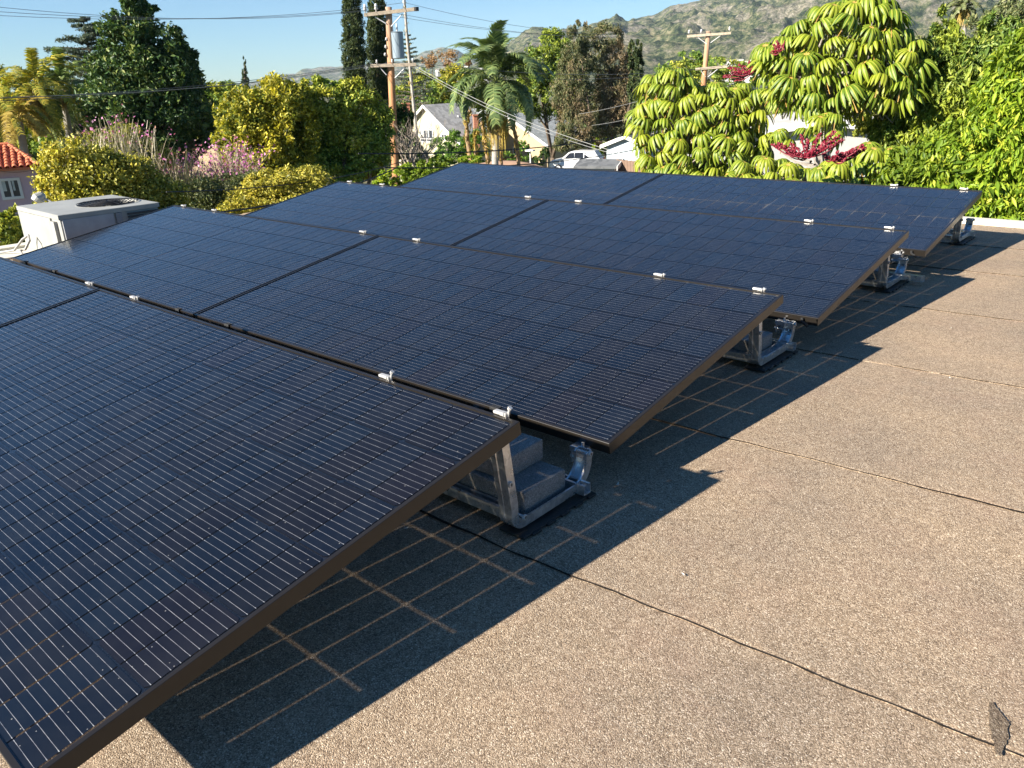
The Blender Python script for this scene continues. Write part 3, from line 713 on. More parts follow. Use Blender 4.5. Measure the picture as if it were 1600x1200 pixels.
# left (sunlit) face is y=0: access panel and recessed handle box
bm = bmesh.new(); box(bm, -lx*.98, -lx*.20, -.002, .009, .03, .295, .002); obj('access_panel', bm, MAT['ac'], act)
bm = bmesh.new(); box(bm, -lx*.19, -lx*.085, -.014, .009, .14, .28, .002); obj('service_box', bm, simple('service_box_grey', (.26, .26, .24), .6), act)
bm = bmesh.new(); box(bm, -lx*.17, -lx*.07, -.022, -.015, .10, .145, .002); obj('paper_tag', bm, MAT['white'], act)
# shaded face x=0: louvres and panels
bm = bmesh.new(); box(bm, -.009, .0015, ly*.03, ly*.52, .03, .296, .002); obj('side_panel', bm, simple('side_grey', (.34, .35, .36), .55), act)
bm = bmesh.new(); box(bm, -.009, .004, ly*.54, ly*.60, .03, .296, .002); obj('side_post', bm, simple('side_grey_dark', (.2, .21, .22), .55), act)
bm = bmesh.new()
for q in range(12): box(bm, -.008, .003, ly*.66, ly*.985, .04+q*.021, .052+q*.021, .001)
obj('coil_louvre', bm, MAT['acdark'], act)
# floodlight behind the unit
fl = thing('floodlight', 'small round floodlight on a bent arm, behind the air conditioner', 'floodlight', ghit(62, 316, .30)[:])
bm = bmesh.new(); tube(bm, [(0, 0, -.32), (0, 0, -.02)], .018, 10); obj('post', bm, MAT['cream'], fl)
bm = bmesh.new()
tube(bm, [(-.005, -.03, .01), (0, -.01, .03), (.0, .03, .045), (.0, .05, .05)], [.035, .045, .040, .015], 14); obj('lamp_head', bm, MAT['ac'], fl)
bm = bmesh.new(); tube(bm, [(.02, .02, .04), (.07, .06, 0), (.12, .10, -.06)], .008, 6); tube(bm, [(.03, .0, .02), (.09, .05, -.04)], .005, 6); obj('arm', bm, MAT['ac'], fl)
bm = bmesh.new(); q0 = ghit(33, 398, .02)
tube(bm, [q0+Vector((-.25, -.1, 0)), q0+Vector((-.12, 0, .02)), q0+Vector((-.05, .05, .10)), q0+Vector((0, .08, .13)), q0+Vector((.06, .06, .10)), q0+Vector((.05, .02, .04)), q0+Vector((0, 0, .03)), q0+Vector((.1, -.02, .01))], .009, 7)
tag(obj('flexible_conduit', bm, simple('grey_conduit', (.28, .27, .25), .5)), 'looped grey flexible conduit at the foot of the air conditioner', 'conduit')
# ------------------------------------------------------------------ foliage builders
def leaves(centers, size, aspect=.42, outward=None, bias=.5, droop=0.0, fold=.18, rng=RNG, jitter=.35):
    "one folded two-triangle leaf per centre; returns vertices, faces, per-face random"
    n = len(centers)
    a = rng.normal(size=(n, 3))
    if outward is not None: a = a+outward*.7
    a[:, 2] -= droop*1.5
    a /= np.linalg.norm(a, axis=1, keepdims=True)+1e-9
    m = rng.normal(size=(n, 3))*.8
    if outward is not None: m = m+outward*bias*2
    m[:, 2] += bias
    m -= a*np.sum(a*m, 1, keepdims=True); m /= np.linalg.norm(m, axis=1, keepdims=True)+1e-9
    b = np.cross(m, a)
    s = (size*(1+jitter*rng.normal(size=n)).clip(.4, 2))[:, None]
    base = centers-a*s*.5; tip = centers+a*s*.5-m*s*.12
    l_ = centers+b*s*aspect*.5+m*s*fold*.5; r_ = centers-b*s*aspect*.5+m*s*fold*.5
    V = np.stack([base, l_, tip, r_], 1).reshape(-1, 3)
    k = np.arange(n)[:, None]*4
    F = np.concatenate([k+np.array([[0, 2, 1]]), k+np.array([[0, 3, 2]])], 1).reshape(-1, 3)
    rn = np.repeat(rng.random(n), 2)
    return V, F, rn
def blob_px(cx, cy, rx, ry, dist, depth=1.0):
    c = at(cx, cy, dist); k = (c-CAM).length/FPX
    return (np.array(c), np.array([rx*k, rx*k*depth, ry*k]))
def crown_points(blobs, n, rng, clump=.24, shell=.62, per=None):
    "points in sub-clumps over the shells of ellipsoid blobs; returns points and outward directions"
    vol = np.array([(b[1][0]*b[1][1]+b[1][0]*b[1][2]+b[1][1]*b[1][2]) for b in blobs]); vol = vol/vol.sum()
    P, O = [], []
    for (c, r), w in zip(blobs, vol):
        k = max(30, int(n*w)); nc = max(8, int(k/(per or 90)))
        d = rng.normal(size=(nc, 3)); d /= np.linalg.norm(d, axis=1, keepdims=True)
        rad = shell+(1-shell)*rng.random(nc)**.6
        cc = d*rad[:, None]
        cs = clump*(.6+.8*rng.random(nc))
        idx = rng.integers(0, nc, k)
        off = rng.normal(size=(k, 3)); off /= np.linalg.norm(off, axis=1, keepdims=True); off *= rng.random((k, 1))**.45
        p = cc[idx]+off*cs[idx][:, None]
        P.append(c+p*r); o = off*.8+d[idx]*.6; O.append(o/np.linalg.norm(o, axis=1, keepdims=True))
    return np.concatenate(P), np.concatenate(O)
def crown_mesh(name, blobs, n, size, mat, seed, parent=None, **kw):
    rng = np.random.default_rng(seed)
    ck = {k: kw.pop(k) for k in ('clump', 'shell', 'per') if k in kw}
    P, O = crown_points(blobs, n, rng, **ck)
    V, F, rn = leaves(P, size, outward=O, rng=rng, **kw)
    if parent: V = V-np.array(parent.location)
    return link(name, mesh_np(name, V, F, rn), LM[mat] if isinstance(mat, str) else mat, parent)
def limbs(parent, base, tops, r0, mat, seed, name='trunk', split=.35):
    rnd_ = random.Random(seed); bm = bmesh.new(); o = Vector(parent.location)
    b = Vector(base); c = sum((Vector(t) for t in tops), Vector())/len(tops)
    fork = b+(c-b)*split; fork.x += rnd_.uniform(-.1, .1)*(c-b).length*.3
    tube(bm, [b-o-Vector((0, 0, .3)), b-o+Vector((0, 0, .05)), (b+fork)/2-o+Vector((rnd_.uniform(-.1, .1), rnd_.uniform(-.1, .1), 0)), fork-o], [r0*1.5, r0*1.15, r0*.95, r0*.8], 9)
    for t in tops:
        t = fork.lerp(Vector(t), .88); m_ = fork+(t-fork)*.5+Vector((rnd_.uniform(-1, 1), rnd_.uniform(-1, 1), rnd_.uniform(.1, .6)))*(t-fork).length*.12
        tube(bm, [fork-o, m_-o, t-o], [r0*.6, r0*.38, r0*.12], 6)
        for q in range(3):
            s = m_+(t-m_)*rnd_.uniform(0, .5); e = s+Vector((rnd_.uniform(-1, 1), rnd_.uniform(-1, 1), rnd_.uniform(0, 1)))*(t-fork).length*.14
            tube(bm, [s-o, (s+e)/2-o+Vector((0, 0, .1)), e-o], [r0*.25, r0*.15, r0*.05], 5)
    return obj(name, bm, mat, parent, smooth=True)
def tree(name, label, cat, dist, blobs, n, size, mat, seed, trunk_px=None, r0=.15, bark='bark', group=None, depth=1.0, **kw):
    "blobs: (cx, cy, rx, ry[, extra distance]) in photo pixels"
    B = [blob_px(b[0], b[1], b[2], b[3], dist+(b[4] if len(b) > 4 else 0), depth) for b in blobs]
    mx = trunk_px if trunk_px else np.mean([b[0] for b in blobs])
    g = at(mx, np.mean([b[1] for b in blobs]), dist); base = Vector((g.x, g.y, float(ground_z(g.x, g.y))))
    t = thing(name, label, cat, base, 0, group)
    limbs(t, base, [tuple(b[0]) for b in B], r0, MAT[bark], seed)
    crown_mesh('crown', B, n, size, mat, seed, t, **kw)
    return t

# ------------------------------------------------------------------ far belt of trees and roofs (reads as one mass)
rngb = np.random.default_rng(77); BL = []
for k in range(230):
    x = rngb.uniform(-150, 1750); d = rngb.uniform(105, 420); c = at(x, 130, d); hgt = rngb.uniform(4, 8.5)
    gz = float(ground_z(c.x, c.y)); w = rngb.uniform(3, 6.5)
    BL.append((np.array([c.x, c.y, gz+hgt*.5]), np.array([w, w, hgt*.62])))
stuff(crown_mesh('distant_treetops', BL, 60000, .95, 'farmix', 78, clump=.3, shell=.7, per=30))
# ------------------------------------------------------------------ trees on the left
tree('evergreen_tree', 'tall broad dark evergreen tree left of the yellow flowering one', 'tree', 44,
     [(212, 30, 26, 32), (205, 72, 44, 40), (255, 78, 38, 34), (185, 112, 38, 36), (232, 118, 62, 42), (280, 100, 28, 34), (292, 130, 18, 16), (200, 160, 58, 42), (262, 172, 60, 42), (310, 190, 22, 26), (178, 196, 40, 30), (240, 212, 58, 34), (290, 222, 34, 28), (222, 6, 16, 14)],
     62000, .21, 'dark', 101, trunk_px=236, r0=.32, clump=.26, shell=.6, per=80)
def cedar(label, px, top, bot, dist, halfw, seed, n=9000, mat='cedar', name='cedar_tree', lean=0):
    g = at(px, (top+bot)/2, dist); base = Vector((g.x, g.y, float(ground_z(g.x, g.y)))); t = thing(name, label, 'tree', base)
    a = at(px, top, dist); b = at(px, bot, dist); a.x = b.x = base.x; a.y = b.y = base.y; rnd_ = random.Random(seed); rng = np.random.default_rng(seed)
    bm = bmesh.new(); tube(bm, [(0, 0, -.3), (0, 0, b.z-base.z), ((a.x-base.x), (a.y-base.y), a.z-base.z)], [.3, .2, .03], 8)
    k = (a-CAM).length/FPX; P, O = [], []
    lev = 17
    for i in range(lev):
        f = i/(lev-1); z = a.z+(b.z-a.z)*f
        for q in range(5):
            an = rnd_.uniform(0, 6.28); ln = halfw*k*(.22+.78*f**.8)*rnd_.uniform(.6, 1.1)
            d = Vector((math.cos(an), math.sin(an), rnd_.uniform(-.02, .18)))
            s = Vector((0, 0, z-base.z)); e = s+d*ln
            tube(bm, [s, s+d*ln*.5+Vector((0, 0, .06*ln)), e], [.06, .04, .012], 4)
            m = int(n/lev/5); u = rng.random(m)**.7
            lat = rng.normal(size=m)*.16*ln*(1.15-u*.8); side = Vector((-d.y, d.x, 0))
            p = np.array(s)+np.outer(u*ln, np.array(d))+np.outer(lat, np.array(side)); p[:, 2] += rng.normal(size=m)*.05*ln*.6+.05
            P.append(p+np.array(base)); O.append(np.tile([d.x*.6, d.y*.6, .5], (m, 1)))
    obj('trunk', bm, MAT['bark'], t)
    P = np.concatenate(P); V, F, rn = leaves(P, .20, aspect=.22, outward=np.concatenate(O), rng=rng)
    link('crown', mesh_np('crown', V-np.array(base), F, rn), LM[mat], t); return t
cedar('open layered blue green cedar rising behind the broad dark evergreen', 142, 34, 150, 60, 78, 5, 16000)
cedar('layered dark cedar right of the utility pole top, behind the transformer', 642, 56, 165, 85, 34, 6, 6000)
def frond_mesh(ln, seed, droop=1.0, leaf=.34, width=.055, n=46, hang=.6):
    "feather palm leaf arching from the origin along +x"
    rnd_ = random.Random(seed); V, F, R = [], [], []
    def pt(u): return Vector((ln*(math.sin(u*1.35)/math.sin(1.35))*(1-.18*droop*u), 0, ln*(.42*u-.95*droop*u*u)))
    for i in range(7):
        u0, u1 = i/7, (i+1)/7
        for s in (-1, 1):
            pass
    seg = 12; rings = []
    for i in range(seg+1):
        u = i/seg; c = pt(u); w = .028*(1-u*.85)
        rings.append([len(V), len(V)+1, len(V)+2]); V += [c+Vector((0, w, 0)), c+Vector((0, -w, 0)), c+Vector((0, 0, w*1.2))]
    for a, b in zip(rings, rings[1:]):
        for q in range(3): F.append((a[q], a[(q+1) % 3], b[(q+1) % 3])); F.append((a[q], b[(q+1) % 3], b[q])); R += [.8, .8]
    for i in range(n):
        u = .14+.86*i/n; c = pt(u); tg = (pt(min(1, u+.02))-pt(u-.02)).normalized()
        l_ = leaf*ln/3*(1.15-.75*abs(u-.42)*1.3)*3
        for s in (-1, 1):
            d = (Vector((0, s, 0))*rnd_.uniform(.75, 1)+tg*.55+Vector((0, 0, rnd_.uniform(-.3, .35)))).normalized()
            m = c+d*l_*.5; e = m+(d+Vector((0, 0, -hang*1.6))).normalized()*l_*.5; w = tg*width
            k = len(V); V += [c-w*.5, c+w*.5, m+w*.6, m-w*.6, e]
            F += [(k, k+1, k+2), (k, k+2, k+3), (k+3, k+2, k+4)]; r = rnd_.random(); R += [r]*3
    return mesh_np('frond', [tuple(v) for v in V], F, R)
def palm(label, top_px, dist, ln, nf, seed, mat='palm', droop=1.0, trunk='greytrunk', r=.17, base_px=None, spread=(-.5, 1.15), skirt=0, name='feather_palm', lean=0, leaf=.13, n=46):
    rnd_ = random.Random(seed); tp = at(*top_px, dist); gb = at(base_px if base_px else top_px[0], 240, dist)
    base = Vector((gb.x, gb.y, float(ground_z(gb.x, gb.y)))); t = thing(name, label, 'palm tree', base)
    o = tp-base; bm = bmesh.new(); nseg = 30; pts, rad = [], []
    for i in range(nseg+1):
        u = i/nseg; pts.append(Vector((o.x*u**1.4, o.y*u**1.4, o.z*u))); rad.append(r*(1.25-.35*u)*(1+.06*(i % 2)))
    tube(bm, pts, rad, 9); obj('trunk', bm, MAT[trunk], t, smooth=True)
    mesh_v = [frond_mesh(ln, seed*10+q, droop*(.8+.3*q), leaf=leaf, n=n) for q in range(3)]
    for me in mesh_v: me.materials.append(LM[mat])
    for i in range(nf):
        f = i/nf; el = spread[0]+(spread[1]-spread[0])*(1-f)**1.0
        fo = D.objects.new('frond', mesh_v[i % 3]); C.objects.link(fo); fo.parent = t; fo.location = o
        fo.rotation_euler = Euler((rnd_.uniform(-.25, .25), -el+rnd_.uniform(-.12, .12), i*2.399+rnd_.uniform(-.3, .3)), 'XYZ'); s = rnd_.uniform(.8, 1.1)
        fo.scale = (s, s, s)
    if skirt:
        rng = np.random.default_rng(seed); m = 500; a = rng.random(m)*6.28; u = rng.random(m)
        V = []; F = []; rr_ = .16+.35*rng.random(m)
        for q in range(m):
            x, y = math.cos(a[q])*rr_[q]*.5, math.sin(a[q])*rr_[q]*.5; z0 = -.1-.6*skirt*u[q]; l_ = skirt*rng.uniform(.25, .5); w = .022
            k = len(V); V += [(o.x+x*.3, o.y+y*.3, o.z+z0+.1), (o.x+x*2-w, o.y+y*2, o.z+z0-.12), (o.x+x*2+w, o.y+y*2, o.z+z0-.12), (o.x+x*2.3, o.y+y*2.3, o.z+z0-l_)]
            F += [(k, k+1, k+2), (k+1, k+3, k+2)]
        link('fruit_stalks', mesh_np('fruit_stalks', V, F, np.repeat(rng.random(m), 2)), LM['straw'], t)
    return t
palm('drooping yellow green feather palm on the left, taller one above the tiled roof', (56, 140), 46, 2.7, 26, 31, 'palmyel', 1.25, skirt=2.2, leaf=.15, n=60)
palm('grey green feather palm just right of the taller yellowish one', (97, 138), 48, 2.7, 24, 32, 'palm', 1.25, base_px=106, skirt=1.0, leaf=.15, n=60)
palm('low yellow fronded palm directly behind the red tiled roof', (30, 190), 43, 2.1, 22, 33, 'straw', 1.3, leaf=.15)
palm('low green palm at the left edge of the picture', (8, 178), 44, 2.4, 20, 34, 'palmyel', 1.1, leaf=.15)
tree('leafy_tree', 'bright green leafy tree at the left edge behind the pink house', 'tree', 50, [(8, 205, 36, 24), (50, 222, 26, 18), (-30, 180, 50, 40)], 12000, .16, 'bright', 140)
tree('shrub', 'dark green shrub between the tiled roof and the golden bush', 'shrub', 36, [(74, 236, 18, 18), (70, 262, 14, 14)], 6000, .1, 'mid', 141, r0=.06)
tree('leafy_tree', 'grey green trees low behind the drooping palms', 'tree', 62, [(120, 175, 30, 32), (135, 150, 26, 22), (100, 205, 34, 22), (25, 150, 30, 22), (-10, 140, 40, 25)], 12000, .2, 'olive', 142)
tree('low_shrub', 'olive shrub among the bare grey stalks behind the golden bush', 'shrub', 20, [(150, 235, 30, 24), (195, 232, 34, 26), (235, 245, 28, 24)], 9000, .07, 'bushy', 149, r0=.05, clump=.35)
tree('golden_bush', 'rounded golden green bush directly behind the air conditioner', 'bush', 15.5,
     [(122, 264, 44, 40), (100, 300, 36, 28), (165, 285, 50, 40), (215, 295, 40, 38), (250, 312, 36, 26), (145, 320, 58, 30), (235, 330, 45, 20)], 46000, .062, 'bushy', 150, r0=.07, clump=.3, shell=.62, aspect=.55, per=60)
tree('garden_shrub', 'dark leaved shrub below the pink wall at the left edge', 'shrub', 9.5, [(10, 352, 22, 16), (2, 374, 24, 14), (24, 370, 13, 12), (22, 336, 7, 9)], 6000, .05, 'mid', 151, r0=.03, clump=.35)
# grey upright stalks and pink blossoms
def stalks(name, label, dist, x0, x1, ybot, h0, h1, n, mat, seed, w=.012, tilt=.25, tips=None, cat='shrub'):
    rng = np.random.default_rng(seed); c = at((x0+x1)/2, ybot, dist); base = Vector((c.x, c.y, float(ground_z(c.x, c.y)))); t = thing(name, label, cat, base)
    V, F, R, T = [], [], [], []
    for q in range(n):
        xx = np.clip(rng.normal((x0+x1)/2, (x1-x0)*.27), x0-8, x1+8); p = at(xx, ybot+rng.uniform(-6, 6), dist+rng.uniform(-1.2, 1.2)); h = rng.uniform(h0, h1)*(1.1-.7*(abs(xx-(x0+x1)/2)/((x1-x0)*.58))**2); d = Vector((rng.normal()*tilt, rng.normal()*tilt, 1)).normalized()
        p = Vector((p.x, p.y, p.z)); seg = 3; k = len(V); a = rng.random()*6.28; ww = Vector((math.cos(a), math.sin(a), 0))*w
        for s_ in range(seg+1):
            u = s_/seg; cpt = p+d*h*u+Vector((d.x, d.y, 0))*h*.3*u*u; V += [cpt-ww*(1-.7*u), cpt+ww*(1-.7*u)]
        for s_ in range(seg): F += [(k+2*s_, k+2*s_+1, k+2*s_+3, k+2*s_+2)]; R.append(rng.random())
        T.append(np.array(V[-1]))
    bm_ = mesh_np('stem', np.array([tuple(v) for v in V])-np.array(base), F, R); link('stem', bm_, LM[mat], t)
    if tips:
        tm, tn, ts, tr = tips; T = np.array(T); P = T[rng.integers(0, len(T), tn)]+rng.normal(size=(tn, 3))*tr
        Vt, Ft, Rt = leaves(P, ts, aspect=.8, rng=rng, outward=np.tile([0, 0, .6], (tn, 1))); link('blossom' if tm == 'pink' else 'foliage', mesh_np('tips', Vt-np.array(base), Ft, Rt), LM[tm], t)
    bm = bmesh.new()
    for q in range(12):
        p = at(rng.uniform(x0, x1), ybot, dist)-base; tube(bm, [(p.x*.3, p.y*.3, -.2), (p.x, p.y, p.z+.05)], .02, 5)
    obj('lower_stems', bm, MAT['twig'], t); return t
stalks('bare_stalk_shrub', 'thicket of bare grey upright stalks above the golden bush', 19, 128, 262, 262, .5, 1.0, 190, 'grass', 160, tips=('pink', 160, .05, .06))
stalks('pink_flowering_shrub', 'twiggy shrub with pink blossoms behind the second row, right hand one', 21, 330, 402, 312, .5, 1.3, 420, 'grass', 161, tips=('pink', 1000, .06, .10), tilt=.35)
stalks('pink_flowering_shrub', 'twiggy shrub with pink blossoms right of the golden bush, left hand one', 20, 245, 335, 305, .4, .95, 420, 'grass', 162, tips=('pink', 420, .055, .08), tilt=.35)
tree('low_shrub', 'olive green shrub under the pink blossoms', 'shrub', 19, [(300, 300, 44, 24), (350, 305, 50, 28), (400, 300, 40, 30), (265, 290, 24, 20), (280, 322, 60, 14)], 20000, .07, 'olive', 163, r0=.05, clump=.3)
tree('low_shrub', 'yellowish shrub low behind the left end of the third row', 'shrub', 18, [(420, 290, 34, 22), (470, 282, 40, 20), (385, 315, 40, 18), (440, 305, 50, 14)], 14000, .07, 'bushy', 164, r0=.05, clump=.3)
# ------------------------------------------------------------------ centre left
tree('yellow_flowering_tree', 'large tree with yellow blossom, left half of the big clump', 'tree', 29,
     [(385, 190, 40, 44), (430, 160, 44, 32), (410, 225, 50, 44), (360, 225, 22, 32), (455, 205, 40, 50), (440, 262, 46, 30), (380, 262, 30, 24)], 46000, .13, 'yellowgreen', 201, trunk_px=420, r0=.16, clump=.28, per=70)
tree('leafy_tree', 'large mid green tree left of the utility pole', 'tree', 30,
     [(510, 165, 42, 32), (555, 170, 36, 36), (500, 215, 44, 46), (550, 225, 46, 46), (590, 205, 26, 44), (520, 262, 56, 26), (575, 255, 30, 24), (545, 140, 20, 16), (490, 140, 26, 16)], 46000, .13, 'mid', 202, trunk_px=535, r0=.18, clump=.27, per=70)
tree('leafy_tree', 'rounded green tree between the dark evergreen and the yellow blossom', 'tree', 55, [(335, 160, 34, 26), (355, 150, 26, 18), (325, 195, 24, 26)], 9000, .2, 'mid', 203)
tree('leafy_tree', 'dark tree below the brick chimney, right of the utility pole', 'tree', 36, [(624, 205, 20, 36), (638, 230, 20, 24), (632, 180, 12, 16), (655, 246, 16, 12)], 13000, .13, 'dark', 204)
tree('leafy_tree', 'green trees behind the cream house, left part', 'tree', 95, [(660, 140, 34, 26), (625, 150, 22, 26), (690, 150, 30, 22)], 9000, .3, 'mid', 205)
tree('leafy_tree', 'yellowish green tree behind the cream house, left of the large palm', 'tree', 98, [(715, 140, 30, 30), (740, 165, 22, 18), (700, 118, 14, 12)], 8000, .3, 'yellowgreen', 206)
tree('rusty_tree', 'bare rust coloured tree on the skyline above the cream house', 'tree', 120, [(700, 92, 14, 15), (672, 92, 14, 12), (722, 98, 12, 10)], 1400, .32, 'rust', 207, r0=.3, clump=.4)
for (x, y, d, s) in ((552, -60, 60, 1), (590, -50, 62, 2), (382, 90, 105, 3)):
    lab = {1: 'tall narrow cypress left of the utility pole, left hand one', 2: 'tall narrow cypress directly behind the utility pole', 3: 'small distant cypress standing alone on the skyline right of the dark evergreen'}[s]
    if s < 3: bl = [(x+(.8 if s == 1 else .5)*(k-6), y+10+k*17.5, 8+min(k, 7)*1.05+(k % 2), 15) for k in range(12)]
    else: bl = [(x+k*.3, 97+k*9, 2.2+k*.9, 7) for k in range(5)]
    B = [blob_px(*b, d) for b in bl]; g = at(x, 300, d); base = Vector((g.x, g.y, float(ground_z(g.x, g.y))))
    t = thing('cypress_tree', lab, 'tree', base, 0, 'narrow cypress trees')
    bm = bmesh.new(); tp = Vector(B[0][0])-base; lo_ = Vector(B[-1][0])-base
    tube(bm, [(0, 0, -.3), lo_, tp], [.22, .18, .03], 8); obj('trunk', bm, MAT['bark'], t)
    crown_mesh('crown', B, 30000 if s < 3 else 3000, .16, 'cypress', 214+s, t, clump=.3, shell=.7, droop=-.9, aspect=.3, per=40)
# ------------------------------------------------------------------ palms and trees in the middle
palm('large feather palm with long arching grey green fronds and hanging yellow fruit stalks', (776, 128), 40, 2.75, 40, 41, 'palm', .85, trunk='greytrunk', r=.16, base_px=768, skirt=3.2, spread=(-.7, 1.5), leaf=.22, n=70)
def slim_trunk(label, pts, dist, r, seed, cat='palm trunk', name='dead_palm_trunk', mat='palmbark'):
    g = at(pts[0][0], 300, dist); base = Vector((g.x, g.y, float(ground_z(g.x, g.y)))); t = thing(name, label, cat, base)
    P = [Vector((0, 0, -.2))]+[at(*q, dist)-base for q in pts]; bm = bmesh.new(); fine = []; rad = []
    for a, b in zip(P, P[1:]):
        for i in range(6): fine.append(a.lerp(b, i/6))
    fine.append(P[-1])
    for i in range(len(fine)): rad.append(r*(1.15-.5*i/len(fine))*(1+.12*(i % 2)))
    tube(bm, fine, rad, 8); obj('trunk', bm, MAT[mat], t)
    rng = np.random.default_rng(seed); m = 160; k = rng.random(m); L_ = np.array([tuple(f) for f in fine]); ii = (k*(len(fine)-1)).astype(int)
    Pn = L_[ii]+rng.normal(size=(m, 3))*r*.8; V, F, R = leaves(Pn, .3, aspect=.12, rng=rng, droop=1.2); stuff(link('fibres', mesh_np('fibres', V, F, R), LM['straw'], t)); return t
slim_trunk('orange brown dead palm trunk left of the large palm, nearest the hedge', [(735, 252), (730, 215), (729, 190), (734, 172)], 41, .10, 1)
slim_trunk('thin orange brown stem right of the first dead trunk', [(743, 252), (742, 215), (744, 205)], 41, .06, 2)
slim_trunk('orange brown trunk leaning beside the base of the large palm', [(762, 252), (757, 215), (752, 190)], 40, .07, 3)
slim_trunk('orange brown trunk under the yellow fruit stalks', [(775, 252), (770, 225), (766, 180)], 40, .07, 4)
slim_trunk('curved brown trunk right of the large palm, in front of the beige house', [(810, 246), (806, 215), (798, 180), (792, 160)], 41, .09, 5)
slim_trunk('thin trunk between the large palm and the beige house', [(784, 250), (783, 220), (785, 190)], 42, .06, 6)
slim_trunk('very tall thin grey palm stem behind the transformer', [(650, 200), (643, 130), (636, 60), (631, -12)], 70, .13, 7, 'palm tree', 'slender_palm', 'greytrunk')
tree('leafy_tree', 'dense green tree right of the large palm', 'tree', 72, [(862, 82, 32, 30), (838, 110, 30, 34), (880, 115, 30, 36), (850, 150, 42, 32), (890, 155, 22, 28), (820, 145, 22, 26)], 26000, .24, 'avocado', 231, trunk_px=860, r0=.25)
tree('eucalyptus_tree', 'brown and green eucalyptus with drooping foliage, left hand one of two', 'tree', 66,
     [(905, 60, 18, 22), (900, 100, 26, 30), (893, 145, 30, 34), (902, 190, 32, 30), (890, 218, 24, 22), (912, 235, 16, 14)], 34000, .19, 'euc', 232, trunk_px=935, r0=.22, droop=1.0, aspect=.25)
tree('eucalyptus_tree', 'brown and green eucalyptus with drooping foliage, right hand one of two', 'tree', 68,
     [(948, 62, 24, 22), (955, 100, 30, 32), (962, 145, 32, 34), (960, 185, 32, 26), (975, 165, 24, 36), (935, 205, 20, 20)], 34000, .19, 'euc', 233, trunk_px=950, r0=.22, droop=1.0, aspect=.25)
tree('columnar_tree', 'dark columnar conifer left of the umbrella trees', 'tree', 64, [(993, 80, 10, 16), (994, 105, 12, 20), (996, 135, 13, 24), (998, 170, 13, 24)], 12000, .18, 'cypress', 234, droop=-.6)
tree('hedge', 'clipped bright green hedge in front of the cream house', 'hedge', 58,
     [(692, 228, 18, 16), (712, 222, 20, 16), (735, 222, 20, 18), (752, 232, 12, 16), (700, 245, 26, 12), (735, 246, 24, 12)], 15000, .14, 'hedge', 235, droop=-.8, r0=.08)
tree('low_shrub', 'bright yellow green shrub at the foot of the utility pole, left hand one', 'shrub', 27, [(605, 284, 14, 16), (590, 292, 14, 10), (618, 292, 14, 12)], 7000, .085, 'bright', 236, r0=.04)
tree('low_shrub', 'bright yellow green shrub right of the foot of the utility pole', 'shrub', 26, [(640, 272, 22, 15), (670, 262, 20, 12), (655, 280, 20, 12)], 8000, .085, 'bright', 237, r0=.04)
tree('low_shrub', 'bright yellow green shrub along the top left corner of the farthest panel', 'shrub', 36, [(705, 258, 26, 10), (735, 252, 22, 8), (680, 254, 18, 10)], 6000, .1, 'bright', 238, r0=.04)
tree('low_shrub', 'dark shrub in front of the white car', 'shrub', 62, [(852, 242, 7, 12), (843, 250, 9, 8)], 3500, .14, 'dark', 239, r0=.05)
tree('low_shrub', 'green shrub at the foot of the beige house', 'shrub', 62, [(818, 236, 12, 14), (795, 245, 10, 8)], 3500, .14, 'hedge', 240, r0=.05)
tree('low_shrub', 'bright bushes behind the white car and under the eucalyptus', 'shrub', 92, [(885, 228, 14, 12), (945, 228, 22, 14), (965, 212, 26, 12), (925, 232, 20, 10)], 6000, .2, 'bright', 241, r0=.05)
def bare(label, px, py, dist, h, seed, name='bare_shrub', mat='twig', n=9, sp=.6, r=.035):
    rnd_ = random.Random(seed); g = at(px, py, dist); gz = float(ground_z(g.x, g.y)); base = Vector((g.x, g.y, gz)); t = thing(name, label, 'shrub', base); bm = bmesh.new(); z0 = g.z-gz
    def grow(p, d, l_, r_, lv):
        m = p+d*l_*.5+Vector((rnd_.uniform(-1, 1), rnd_.uniform(-1, 1), rnd_.uniform(-.5, 1)))*l_*.08; e = p+d*l_
        tube(bm, [p, m, e], [r_, r_*.8, r_*.6], 5 if lv < 2 else 3, cap=False)
        if lv < 4:
            for q in range(rnd_.choice((2, 3))):
                nd = (d+Vector((rnd_.uniform(-1, 1), rnd_.uniform(-1, 1), rnd_.uniform(-.3, .7)))*.75).normalized(); grow(p+d*l_*rnd_.uniform(.6, 1), nd, l_*rnd_.uniform(.55, .85), r_*.55, lv+1)
    for q in range(n):
        d = Vector((rnd_.uniform(-sp, sp), rnd_.uniform(-sp, sp), 1)).normalized(); s = Vector((rnd_.uniform(-.3, .3), rnd_.uniform(-.3, .3), z0)); tube(bm, [(s.x*.3, s.y*.3, -.2), s], r*1.2, 5); grow(s, d, h*rnd_.uniform(.3, .45), r, 0)
    obj('branches', bm, MAT[mat], t)
bare('leafless pale branched shrub left of the utility pole', 592, 272, 31, 2.6, 1)
bare('leafless tangle of pale branches right of the utility pole', 648, 275, 32, 2.4, 2, sp=1.0, n=12)

